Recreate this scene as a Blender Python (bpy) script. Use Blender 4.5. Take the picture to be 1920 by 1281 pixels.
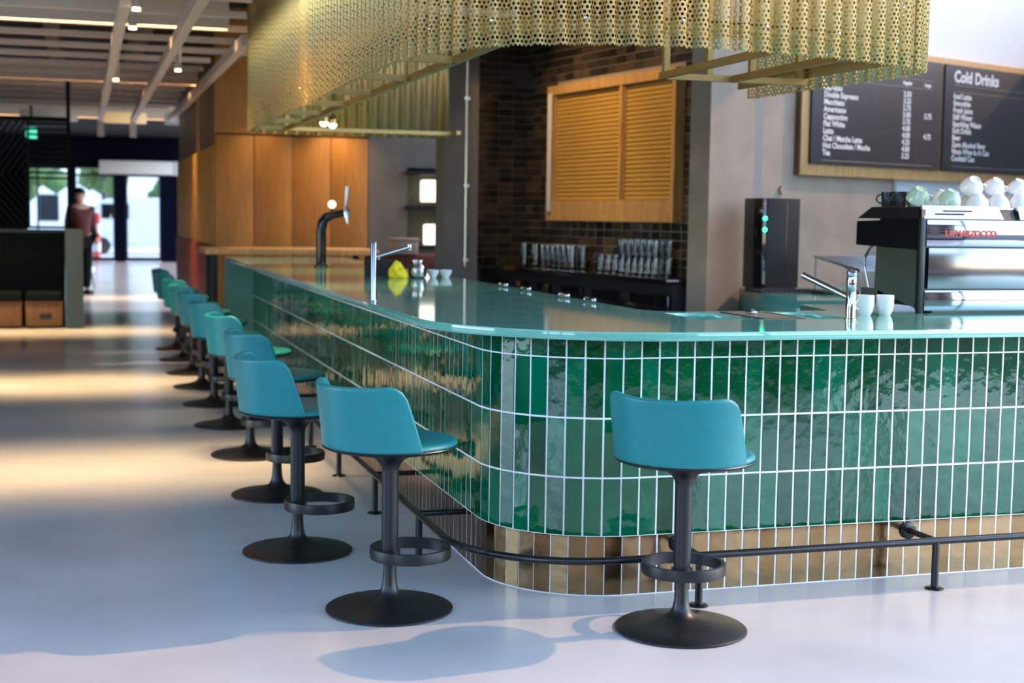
import bpy, bmesh, math, random
from mathutils import Vector, Matrix, Quaternion
random.seed(7)
for o in list(bpy.data.objects): bpy.data.objects.remove(o)
scene = bpy.context.scene
COL = scene.collection
PI = math.pi

# ------------------------------------------------------------------ camera
F_PX, YAW, PITCH, ROLL, EYE = 2636.47, 0.2970, 0.0879, 0.0144, 1.5
def make_camera():
    f = Vector((math.sin(YAW)*math.cos(PITCH), math.cos(YAW)*math.cos(PITCH), -math.sin(PITCH)))
    r = Vector((math.cos(YAW), -math.sin(YAW), 0)); u = r.cross(f)
    r2 = r*math.cos(ROLL)+u*math.sin(ROLL); u2 = -r*math.sin(ROLL)+u*math.cos(ROLL)
    cd = bpy.data.cameras.new('camera'); cam = bpy.data.objects.new('camera', cd); COL.objects.link(cam)
    m = Matrix((r2, u2, -f)).transposed().to_4x4(); m.translation = (0, 0, EYE); cam.matrix_world = m
    cd.sensor_fit = 'HORIZONTAL'; cd.sensor_width = 36; cd.lens = F_PX/1920*36
    cd.dof.use_dof = True; cd.dof.focus_distance = 5.35; cd.dof.aperture_fstop = 2.6
    cd.clip_end = 400
    scene.camera = cam
make_camera()

# ------------------------------------------------------------------ world, sun, exposure
SUN_DIR = Vector((-1.0, -0.035, -0.83)).normalized()
w = bpy.data.worlds.new('sky_world'); scene.world = w; w.use_nodes = True
nt = w.node_tree; nt.nodes.clear()
sky = nt.nodes.new('ShaderNodeTexSky'); sky.sky_type = 'NISHITA'; sky.sun_disc = False
sky.sun_elevation = math.asin(-SUN_DIR.z); sky.sun_rotation = math.atan2(-SUN_DIR.x, -SUN_DIR.y)
sky.altitude = 50; sky.dust_density = 0.6; sky.ozone_density = 1.8; sky.air_density = 1.0
bg = nt.nodes.new('ShaderNodeBackground'); bg.inputs['Strength'].default_value = 1.18
wo = nt.nodes.new('ShaderNodeOutputWorld')
nt.links.new(sky.outputs[0], bg.inputs['Color']); nt.links.new(bg.outputs[0], wo.inputs['Surface'])
sd = bpy.data.lights.new('sun', 'SUN'); sd.energy = 3.0; sd.angle = math.radians(0.6); sd.color = (1, .56, .27)
so = bpy.data.objects.new('sun', sd); COL.objects.link(so); so.rotation_euler = SUN_DIR.to_track_quat('-Z', 'Y').to_euler()
so.location = (30, 6, 25)
vs = scene.view_settings
vs.view_transform = 'Standard'; vs.look = 'None'; vs.gamma = 1; vs.exposure = 0.0; vs.use_curve_mapping = False

# ------------------------------------------------------------------ materials
M = {}
def mat(name, color=(.5, .5, .5), rough=.5, metal=0., var=0., vscale=6., bump=0., bscale=40., spec=.5, coat=0.,
        emit=None, estr=0., trans=0., stretch=(1, 1, 1), rvar=0.):
    m = bpy.data.materials.new(name); m.use_nodes = True
    n = m.node_tree.nodes; l = m.node_tree.links; b = n['Principled BSDF']
    b.inputs['Base Color'].default_value = (*color, 1); b.inputs['Roughness'].default_value = rough
    b.inputs['Metallic'].default_value = metal; b.inputs['Specular IOR Level'].default_value = spec
    b.inputs['Coat Weight'].default_value = coat; b.inputs['Transmission Weight'].default_value = trans
    if emit: b.inputs['Emission Color'].default_value = (*emit, 1); b.inputs['Emission Strength'].default_value = estr
    tc = n.new('ShaderNodeTexCoord'); mp = n.new('ShaderNodeMapping'); mp.inputs['Scale'].default_value = stretch
    l.new(tc.outputs['Object'], mp.inputs['Vector'])
    nz = n.new('ShaderNodeTexNoise'); nz.inputs['Scale'].default_value = vscale; nz.inputs['Detail'].default_value = 6
    l.new(mp.outputs[0], nz.inputs['Vector'])
    if var:
        r = n.new('ShaderNodeValToRGB')
        r.color_ramp.elements[0].position = .3; r.color_ramp.elements[1].position = .7
        r.color_ramp.elements[0].color = (*[c*(1-var) for c in color], 1)
        r.color_ramp.elements[1].color = (*[min(1, c*(1+var)) for c in color], 1)
        l.new(nz.outputs['Fac'], r.inputs[0]); l.new(r.outputs[0], b.inputs['Base Color'])
    if rvar:
        mr = n.new('ShaderNodeMapRange'); mr.inputs['To Min'].default_value = max(0, rough-rvar); mr.inputs['To Max'].default_value = rough+rvar
        l.new(nz.outputs['Fac'], mr.inputs['Value']); l.new(mr.outputs[0], b.inputs['Roughness'])
    if bump:
        nb = n.new('ShaderNodeTexNoise'); nb.inputs['Scale'].default_value = bscale; nb.inputs['Detail'].default_value = 4
        l.new(mp.outputs[0], nb.inputs['Vector'])
        bp = n.new('ShaderNodeBump'); bp.inputs['Strength'].default_value = bump; bp.inputs['Distance'].default_value = .01
        l.new(nb.outputs['Fac'], bp.inputs['Height']); l.new(bp.outputs[0], b.inputs['Normal'])
    M[name] = m
    return m

def tile_mat(name, cols, rough, metal, bump_s, coat=0., dist=.002):
    m = bpy.data.materials.new(name); m.use_nodes = True
    n = m.node_tree.nodes; l = m.node_tree.links; b = n['Principled BSDF']
    oi = n.new('ShaderNodeObjectInfo'); ge = n.new('ShaderNodeNewGeometry')
    ad = n.new('ShaderNodeMath'); ad.operation = 'ADD'
    l.new(oi.outputs['Random'], ad.inputs[0]); l.new(ge.outputs['Random Per Island'], ad.inputs[1])
    fr = n.new('ShaderNodeMath'); fr.operation = 'FRACT'; l.new(ad.outputs[0], fr.inputs[0])
    tc = n.new('ShaderNodeTexCoord')
    ww = n.new('ShaderNodeMath'); ww.operation = 'MULTIPLY'; ww.inputs[1].default_value = 40; l.new(fr.outputs[0], ww.inputs[0])
    nz = n.new('ShaderNodeTexNoise'); nz.noise_dimensions = '4D'; nz.inputs['Scale'].default_value = 9; nz.inputs['Detail'].default_value = 3
    l.new(tc.outputs['Object'], nz.inputs['Vector']); l.new(ww.outputs[0], nz.inputs['W'])
    mx = n.new('ShaderNodeMath'); mx.operation = 'MULTIPLY_ADD'; mx.inputs[1].default_value = .55
    l.new(nz.outputs['Fac'], mx.inputs[0])
    m2 = n.new('ShaderNodeMath'); m2.operation = 'MULTIPLY'; m2.inputs[1].default_value = .6; l.new(fr.outputs[0], m2.inputs[0])
    l.new(m2.outputs[0], mx.inputs[2])
    r = n.new('ShaderNodeValToRGB'); e = r.color_ramp.elements
    e[0].color = (*cols[0], 1); e[1].color = (*cols[-1], 1); e[0].position = .15; e[1].position = .85
    if len(cols) == 3:
        k = e.new(.5); k.color = (*cols[1], 1)
    l.new(mx.outputs[0], r.inputs[0]); l.new(r.outputs[0], b.inputs['Base Color'])
    b.inputs['Roughness'].default_value = rough; b.inputs['Metallic'].default_value = metal
    b.inputs['Coat Weight'].default_value = coat; b.inputs['Coat Roughness'].default_value = .03; b.inputs['IOR'].default_value = 1.6
    n1 = n.new('ShaderNodeTexNoise'); n1.noise_dimensions = '4D'; n1.inputs['Scale'].default_value = 14; n1.inputs['Detail'].default_value = 1.5
    n2 = n.new('ShaderNodeTexNoise'); n2.noise_dimensions = '4D'; n2.inputs['Scale'].default_value = 75; n2.inputs['Detail'].default_value = 2
    for q in (n1, n2): l.new(tc.outputs['Object'], q.inputs['Vector']); l.new(ww.outputs[0], q.inputs['W'])
    hs = n.new('ShaderNodeMath'); hs.operation = 'MULTIPLY_ADD'; hs.inputs[1].default_value = .10
    l.new(n2.outputs['Fac'], hs.inputs[0]); l.new(n1.outputs['Fac'], hs.inputs[2])
    bp = n.new('ShaderNodeBump'); bp.inputs['Strength'].default_value = bump_s; bp.inputs['Distance'].default_value = dist
    l.new(hs.outputs[0], bp.inputs['Height']); l.new(bp.outputs[0], b.inputs['Normal']); l.new(bp.outputs[0], b.inputs['Coat Normal'])
    M[name] = m

def perforated_mat(name, color, rough):
    """brass sheet with a staggered grid of round holes, laid out in the sheet's own UVs (metres)"""
    m = bpy.data.materials.new(name); m.use_nodes = True
    n = m.node_tree.nodes; l = m.node_tree.links; b = n['Principled BSDF']
    b.inputs['Base Color'].default_value = (*color, 1); b.inputs['Metallic'].default_value = 1; b.inputs['Roughness'].default_value = rough
    uv = n.new('ShaderNodeUVMap'); sp = n.new('ShaderNodeSeparateXYZ'); l.new(uv.outputs[0], sp.inputs[0])
    P, RP, R = .0205, .0355, .0060
    def math_(op, a, bb=None, c=None):
        q = n.new('ShaderNodeMath'); q.operation = op
        for i, v in enumerate((a, bb, c)):
            if v is None: continue
            if isinstance(v, (int, float)): q.inputs[i].default_value = v
            else: l.new(v, q.inputs[i])
        return q.outputs[0]
    ds = []
    for ox, oy in ((0, 0), (P/2, RP/2)):
        ux = math_('SUBTRACT', math_('FLOORED_MODULO', math_('ADD', sp.outputs[0], ox+10*P), P), P/2)
        vy = math_('SUBTRACT', math_('FLOORED_MODULO', math_('ADD', sp.outputs[1], oy+10*RP), RP), RP/2)
        ds.append(math_('ADD', math_('MULTIPLY', ux, ux), math_('MULTIPLY', vy, vy)))
    d = math_('MINIMUM', ds[0], ds[1]); hole = math_('LESS_THAN', d, R*R)
    tr = n.new('ShaderNodeBsdfTransparent'); mix = n.new('ShaderNodeMixShader')
    l.new(hole, mix.inputs[0]); l.new(b.outputs[0], mix.inputs[1]); l.new(tr.outputs[0], mix.inputs[2])
    l.new(mix.outputs[0], n['Material Output'].inputs['Surface'])
    M[name] = m

def glass_mat(name, tint=(1, 1, 1), gl=.12, rough=.02):
    m = bpy.data.materials.new(name); m.use_nodes = True
    n = m.node_tree.nodes; l = m.node_tree.links; n.remove(n['Principled BSDF'])
    tr = n.new('ShaderNodeBsdfTransparent'); tr.inputs[0].default_value = (*tint, 1)
    g = n.new('ShaderNodeBsdfGlossy'); g.inputs['Roughness'].default_value = rough
    lw = n.new('ShaderNodeLayerWeight'); lw.inputs[0].default_value = .35
    ad = n.new('ShaderNodeMath'); ad.operation = 'ADD'; ad.inputs[1].default_value = gl; ad.use_clamp = True
    l.new(lw.outputs['Fresnel'], ad.inputs[0])
    mx = n.new('ShaderNodeMixShader'); l.new(ad.outputs[0], mx.inputs[0]); l.new(tr.outputs[0], mx.inputs[1]); l.new(g.outputs[0], mx.inputs[2])
    l.new(mx.outputs[0], n['Material Output'].inputs['Surface']); M[name] = m

def wood_mat(name, c1, c2, rough=.45, scale=(14, 14, 1.2)):
    m = bpy.data.materials.new(name); m.use_nodes = True
    n = m.node_tree.nodes; l = m.node_tree.links; b = n['Principled BSDF']; b.inputs['Roughness'].default_value = rough
    tc = n.new('ShaderNodeTexCoord'); mp = n.new('ShaderNodeMapping'); mp.inputs['Scale'].default_value = scale
    l.new(tc.outputs['Object'], mp.inputs['Vector'])
    nz = n.new('ShaderNodeTexNoise'); nz.inputs['Scale'].default_value = 2.5; nz.inputs['Detail'].default_value = 8; nz.inputs['Distortion'].default_value = .6
    l.new(mp.outputs[0], nz.inputs['Vector'])
    r = n.new('ShaderNodeValToRGB'); e = r.color_ramp.elements
    e[0].color = (*c1, 1); e[1].color = (*c2, 1); e[0].position = .35; e[1].position = .68
    l.new(nz.outputs['Fac'], r.inputs[0]); l.new(r.outputs[0], b.inputs['Base Color']); M[name] = m

mat('floor_concrete', (.48, .48, .485), .19, var=.10, vscale=1.3, bump=.02, bscale=8, rvar=.05, spec=.35)
mat('paving', (.06, .06, .06), .8, var=.2, vscale=2)
mat('street', (.55, .55, .54), .8, var=.1, vscale=2)
tile_mat('green_glaze', [(.0, .034, .009), (.0, .072, .024), (.0, .115, .050)],   .045, 0., .55, coat=.0, dist=.004)
tile_mat('bronze_glaze', [(.17, .09, .035), (.27, .155, .07), (.36, .225, .115)], .16, 1., .5, dist=.003)
tile_mat('brown_glaze', [(.018, .013, .011), (.040, .029, .023), (.10, .068, .042)], .12, .1, .5, dist=.003)
mat('grout', (.78, .79, .80), .8, var=.05, vscale=20)
mat('dark_grout', (.30, .25, .22), .8)
mat('worktop_green', (.145, .42, .33), .06, var=.16, vscale=260, coat=.3)
mat('backtop_green', (.07, .24, .20), .12, var=.16, vscale=200)
mat('panel_green', (.085, .25, .215), .5, spec=.25)
mat('black_metal', (.007, .007, .008), .38, var=.1, bump=.02, bscale=300, rvar=.05)
mat('rail_black', (.006, .006, .007), .22)
mat('teal_leather', (.0, .185, .20), .42, var=.05, vscale=30, bump=.06, bscale=420)
mat('brass', (.48, .34, .14), .42, metal=1, var=.1)
perforated_mat('perforated_brass', (.88, .67, .29), .44)
mat('chrome', (.46, .47, .50), .06, metal=1)
mat('dark_chrome', (.30, .30, .31), .15, metal=1)
mat('steel', (.62, .61, .60), .25, metal=1)
mat('brushed_steel', (.34, .31, .30), .14, metal=1)
mat('steel_dark', (.05, .05, .055), .3, metal=.8)
mat('gloss_black', (.008, .008, .009), .06)
mat('black_plastic', (.022, .018, .016), .6, spec=.2)
mat('concrete', (.28, .22, .165), .75, var=.16, vscale=3, bump=.12, bscale=30)
mat('concrete_dark', (.16, .145, .125), .8, var=.15, vscale=3)
mat('hall_ceiling', (.48, .50, .53), .8)
mat('white_wall', (.72, .69, .66), .7, var=.02)
mat('grey_wall', (.55, .56, .58), .7, var=.02)
mat('navy_wall', (.001, .0015, .009), .8, spec=.08)
mat('dark_green', (.003, .009, .008), .7, spec=.12)
mat('post_green', (.06, .10, .125), .6, spec=.2)
mat('ceiling_dark', (.008, .007, .007), .9)
mat('slat_metal', (.78, .67, .58), .6)
mat('beam_metal', (.60, .53, .48), .5)
mat('shutter_orange', (.52, .31, .07), .40)
wood_mat('oak', (.42, .22, .07), (.58, .34, .13))
wood_mat('panel_wood', (.30, .125, .018), (.39, .175, .03), .5)
wood_mat('booth_wood', (.13, .06, .02), (.19, .09, .03), .6)
wood_mat('brown_wood', (.10, .05, .02), (.16, .08, .03), .5)
mat('yellow_panel', (.55, .28, .03), .5, var=.1)
mat('red_panel', (.24, .035, .012), .5, var=.1)
mat('red_bench', (.10, .02, .01), .5)
mat('menu_black', (.035, .027, .026), .5, var=.08)
mat('menu_text', (.72, .66, .62), .6)
mat('red_text', (.55, .01, .03), .3)
mat('cup_white', (.78, .76, .73), .12, coat=.3)
mat('cup_green', (.42, .55, .40), .15, coat=.3)
mat('cup_black', (.02, .02, .022), .2)
mat('yellow_cloth', (.80, .62, .0), .6)
mat('tray_mesh', (.35, .28, .22), .35, metal=.8, var=.4, vscale=300)
glass_mat('glassware', (.93, .95, .96), .16)
glass_mat('pane', (.92, .96, .97), .03)
mat('led_green', (.0, .1, .02), .4, emit=(.02, 1, .25), estr=9)
mat('led_red', (.1, 0, 0), .4, emit=(1, .02, .05), estr=2)
mat('lamp_glow', (1, .9, .7), .4, emit=(1, .72, .38), estr=9)
mat('strip_glow', (1, .8, .5), .4, emit=(1, .58, .20), estr=.35)
mat('bulb_glow', (1, 1, .9), .4, emit=(1, .85, .55), estr=40)
mat('panel_glow', (1, .97, .8), .4, emit=(1, .95, .75), estr=1.7)
mat('sign_green', (.05, .3, .2), .4, emit=(.1, .9, .6), estr=1.2)
mat('skin', (.35, .2, .14), .6)
mat('hair', (.006, .005, .005), .8, spec=.1)
mat('red_jumper', (.05, .002, .003), .85)
mat('black_trousers', (.006, .006, .007), .9, spec=.1)
mat('leaf', (.06, .13, .03), .7, var=.4, vscale=10)
mat('bark', (.09, .06, .04), .9)
mat('white_paint', (.7, .7, .7), .5)
mat('red_paint', (.6, .04, .03), .5)
mat('facade_dark', (.012, .014, .018), .5, spec=.2)
mat('rubber', (.01, .01, .01), .7)
mat('brick_wall', (.16, .10, .075), .85, var=.2, vscale=5)
mat('house_wall', (.75, .74, .70), .8, var=.1)

# ------------------------------------------------------------------ helpers
def link(name, me, m=None, parent=None, loc=None, rot=None, smooth=False):
    if m and not me.materials: me.materials.append(M[m])
    o = bpy.data.objects.new(name, me); COL.objects.link(o)
    if loc is not None: o.location = loc
    if rot is not None: o.rotation_euler = rot
    if parent: o.parent = parent
    return o
def tag(o, label, cat, group=None):
    o['label'] = label; o['category'] = cat
    if group: o['group'] = group
    return o
def struct(o): o['kind'] = 'structure'; return o
def thing(name, loc, label, cat, group=None, rz=0.):
    o = bpy.data.objects.new(name, None); COL.objects.link(o); o.location = loc; o.rotation_euler = (0, 0, rz)
    o.empty_display_size = .1
    return tag(o, label, cat, group)
def mesh_of(bm, name, m=None, smooth=None):
    me = bpy.data.meshes.new(name); bmesh.ops.recalc_face_normals(bm, faces=bm.faces); bm.to_mesh(me); bm.free()
    if m: me.materials.append(M[m])
    if smooth is not None:
        for p in me.polygons: p.use_smooth = True
        me.set_sharp_from_angle(angle=math.radians(smooth))
    return me
def add_box(bm, x0, x1, y0, y1, z0, z1, mtx=None, bevel=0.):
    r = bmesh.ops.create_cube(bm, size=1)
    bmesh.ops.scale(bm, vec=(x1-x0, y1-y0, z1-z0), verts=r['verts'])
    bmesh.ops.translate(bm, vec=((x0+x1)/2, (y0+y1)/2, (z0+z1)/2), verts=r['verts'])
    vs_ = r['verts']
    if bevel:
        es = list({e for v in vs_ for e in v.link_edges})
        rr = bmesh.ops.bevel(bm, geom=es, offset=bevel, segments=2, affect='EDGES', profile=.5)
        vs_ = list({v for f in rr['faces'] for v in f.verts} | {v for v in vs_ if v.is_valid})
    if mtx is not None: bmesh.ops.transform(bm, matrix=mtx, verts=vs_)
    return vs_
def box(name, b, m, parent=None, bevel=0., loc=None, rot=None):
    bm = bmesh.new(); add_box(bm, *b, bevel=bevel)
    return link(name, mesh_of(bm, name, m, 30 if bevel else None), None, parent, loc, rot)
def boxes(name, bl, m, parent=None, loc=None, rot=None):
    bm = bmesh.new()
    for b in bl: add_box(bm, *b)
    return link(name, mesh_of(bm, name, m), None, parent, loc, rot)
def add_lathe(bm, prof, seg=40, mtx=None):
    rings = []
    for r, z in prof:
        if r < 1e-6: rings.append([bm.verts.new((0, 0, z))])
        else: rings.append([bm.verts.new((r*math.cos(2*PI*i/seg), r*math.sin(2*PI*i/seg), z)) for i in range(seg)])
    for a, b in zip(rings, rings[1:]):
        for i in range(seg):
            j = (i+1) % seg
            if len(a) == 1 and len(b) == 1: continue
            if len(a) == 1: bm.faces.new((a[0], b[i], b[j]))
            elif len(b) == 1: bm.faces.new((a[i], b[0], a[j]))
            else: bm.faces.new((a[i], b[i], b[j], a[j]))
    vs_ = [v for r in rings for v in r]
    if mtx is not None: bmesh.ops.transform(bm, matrix=mtx, verts=vs_)
    return vs_
def lathe(name, prof, m, parent=None, seg=40, loc=None, rot=None, sharp=40):
    bm = bmesh.new(); add_lathe(bm, prof, seg)
    return link(name, mesh_of(bm, name, m, sharp), None, parent, loc, rot)
def add_tube(bm, pts, r, seg=12, caps=True, closed=False):
    pts = [Vector(p) for p in pts]; n = len(pts); rings = []
    rr = r if isinstance(r, (list, tuple)) else [r]*n
    up = Vector((0, 0, 1)); prev = None
    for i, p in enumerate(pts):
        if closed: t = (pts[(i+1) % n]-pts[i-1]).normalized()
        else: t = (pts[min(i+1, n-1)]-pts[max(i-1, 0)]).normalized()
        if prev is None:
            a = up if abs(t.z) < .9 else Vector((1, 0, 0)); x = t.cross(a).normalized()
        else:
            x = (prev-t*prev.dot(t)).normalized()
        prev = x; y = t.cross(x)
        rings.append([bm.verts.new(p+(x*math.cos(2*PI*k/seg)+y*math.sin(2*PI*k/seg))*rr[i]) for k in range(seg)])
    m_ = n if closed else n-1
    for i in range(m_):
        a, b = rings[i], rings[(i+1) % n]
        for k in range(seg):
            j = (k+1) % seg; bm.faces.new((a[k], a[j], b[j], b[k]))
    if caps and not closed:
        bm.faces.new(rings[0][::-1]); bm.faces.new(rings[-1])
def tube(name, pts, r, m, parent=None, seg=12, closed=False, loc=None, rot=None):
    bm = bmesh.new(); add_tube(bm, pts, r, seg, True, closed)
    return link(name, mesh_of(bm, name, m, 50), None, parent, loc, rot)
def prism(name, poly, z0, z1, m, parent=None, holes=(), bevel=0.):
    """flat polygon with optional holes, extruded"""
    cu = bpy.data.curves.new(name, 'CURVE'); cu.dimensions = '2D'; cu.fill_mode = 'BOTH'; cu.extrude = (z1-z0)/2-bevel
    cu.bevel_depth = bevel; cu.bevel_resolution = 1 if bevel else 0
    if bevel: cu.offset = -bevel
    for pl in [poly]+list(holes):
        s = cu.splines.new('POLY'); s.points.add(len(pl)-1); s.use_cyclic_u = True
        for q, p in zip(s.points, pl): q.co = (p[0], p[1], 0, 1)
    t = bpy.data.objects.new('tmp', cu); COL.objects.link(t)
    dg = bpy.context.evaluated_depsgraph_get(); me = bpy.data.meshes.new_from_object(t.evaluated_get(dg))
    bpy.data.objects.remove(t); bpy.data.curves.remove(cu)
    me.transform(Matrix.Translation((0, 0, (z0+z1)/2))); me.name = name; me.materials.clear(); me.materials.append(M[m])
    return link(name, me, None, parent)
def text_mesh(name, s, size, m, parent, loc, rot, align='LEFT', bold=0., extrude=.0008, space=1.):
    cu = bpy.data.curves.new(name, 'FONT'); cu.body = s; cu.size = size; cu.align_x = align; cu.align_y = 'CENTER'
    cu.offset = bold; cu.extrude = extrude; cu.space_character = space; cu.resolution_u = 3
    t = bpy.data.objects.new('tmp', cu); COL.objects.link(t)
    dg = bpy.context.evaluated_depsgraph_get(); me = bpy.data.meshes.new_from_object(t.evaluated_get(dg))
    bpy.data.objects.remove(t); bpy.data.curves.remove(cu); me.materials.clear(); me.materials.append(M[m])
    return link(name, me, None, parent, loc, rot)
def copy_tree(o, parent=None):
    c = o.copy(); COL.objects.link(c); c.parent = parent
    for ch in list(o.children): copy_tree(ch, c)
    return c
def arc(cx, cy, r, a0, a1, n=24):
    return [(cx+r*math.cos(a0+(a1-a0)*i/n), cy+r*math.sin(a0+(a1-a0)*i/n)) for i in range(n+1)]
class Path:
    """planar polyline addressed by arc length"""
    def __init__(s, pts):
        s.p = [Vector((x, y)) for x, y in pts]; s.l = [0.]
        for a, b in zip(s.p, s.p[1:]): s.l.append(s.l[-1]+(b-a).length)
        s.len = s.l[-1]
    def at(s, d):
        d = min(max(d, 0), s.len-1e-6); i = 0
        lo, hi = 0, len(s.l)-1
        while hi-lo > 1:
            mid = (lo+hi)//2
            if s.l[mid] <= d: lo = mid
            else: hi = mid
        t = (d-s.l[lo])/(s.l[lo+1]-s.l[lo]); a, b = s.p[lo], s.p[lo+1]
        return a.lerp(b, t), (b-a).normalized()
def smooth_path(pts, step=.01):
    """Catmull-Rom through points"""
    P = [Vector(p) for p in pts]; out = []
    P = [2*P[0]-P[1]]+P+[2*P[-1]-P[-2]]
    for i in range(1, len(P)-2):
        p0, p1, p2, p3 = P[i-1:i+3]; n = max(2, int((p2-p1).length/step))
        for k in range(n):
            t = k/n
            out.append(.5*((2*p1)+(p2-p0)*t+(2*p0-5*p1+4*p2-p3)*t*t+(3*p1-p0-3*p2+p3)*t**3))
    out.append(P[-2]); return [(v.x, v.y) for v in out]

# ================================================================== setting
def build_setting():
    struct(box('floor', (-9, 9.5, -1.3, 46, -.12, 0), 'floor_concrete'))
    struct(box('ground', (-60, 60, -50, 110, -.30, -.14), 'paving'))
    struct(box('ground_street', (-40, 40, 46, 94, -.14, -.10), 'street'))
    # the building's shell: a tall glazed hall in front, a lower bar room behind
    struct(box('ceiling', (-9, 4.6, 8.3, 46, 3.75, 3.9), 'ceiling_dark'))
    struct(boxes('ceiling_hall', [(-9, 7.0, -1.3, 5.25, 6.5, 6.65), (-9, 4.6, 5.25, 8.45, 6.5, 6.65), (4.6, 9.5, 5.25, 13, 6.5, 6.65)], 'hall_ceiling'))
    struct(boxes('wall_upper', [(-9, 4.45, 8.3, 8.45, 3.9, 6.5), (4.45, 4.6, 5.25, 9.4, 3.75, 6.5)], 'white_wall'))  # the unseen hanging side wall is kept to block the sun
    struct(box('wall_right', (9.5, 9.7, 5.25, 13, 0, 4.0), 'grey_wall'))  # unseen wall added to cut sky light on the menu wall
    struct(box('wall_left', (-9.2, -9, 11.5, 46, 0, 3.75), 'dark_green'))
    # facade posts and sill behind the viewer
    fb = [(-9, 7, -1.3, -1.15, 0, .35), (-9, 7, -1.3, -1.15, 6.3, 6.5), (-9, 7, -1.3, -1.2, 2.9, 3.05)]
    for i in range(9): fb.append((-9+i*2-.05, -9+i*2+.05, -1.3, -1.15, .35, 6.3))
    struct(boxes('trim_1', fb, 'facade_dark'))

def build_street():
    """the street outside the glazed hall: houses and trees that the glossy tiles and floor mirror"""
    bm = bmesh.new(); add_box(bm, -.7, .7, -.06, .06, 0, 1.8); win = mesh_of(bm, 'window', 'facade_dark')
    rows = (((-14, -26), 0, 'brick terrace across the street from the bar front, end house'), ((6, -26), 0, 'brick terrace across the street from the bar front, middle house'), ((-34, -6), PI/2, 'brick terrace along the side street'))
    for (x, y), rz, lb in rows:
        t = thing('terrace_house', (x, y, -.14), lb, 'building', None, rz)  # unseen house, put in to block the low bright sky
        box('wall', (-9.5, 9.5, -4, 0, 0, 8.5), 'brick_wall', t); box('roof', (-9.7, 9.7, -4.2, .2, 8.5, 9.2), 'facade_dark', t)
        for i in range(6):
            for j in range(3): link('window', win, None, t, (-7.5+i*3, .0, .9+j*2.6))
    for k, (x, y) in enumerate(((-9, -14), (-2.5, -15), (4.5, -13.5), (-16, -3))):
        t = thing('hall_tree', (x, y, -.14), 'street tree outside the glazed hall, tree %s' % ('near the end house', 'opposite the bar corner', 'opposite the straight bar front', 'beside the side street')[k], 'tree')
        tube('trunk', [(0, 0, 0), (.05, 0, 1.6), (0, .1, 3.2)], [.2, .15, .1], 'bark', t)
        bm = bmesh.new(); rnd = random.Random(20+k)
        for q in range(26): bmesh.ops.create_icosphere(bm, subdivisions=1, radius=rnd.uniform(.4, .8), matrix=Matrix.Translation((rnd.gauss(0, .9), rnd.gauss(0, .9), 4.0+rnd.gauss(0, .8))))
        link('crown', mesh_of(bm, 'crown', 'leaf', 60), None, t)

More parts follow.
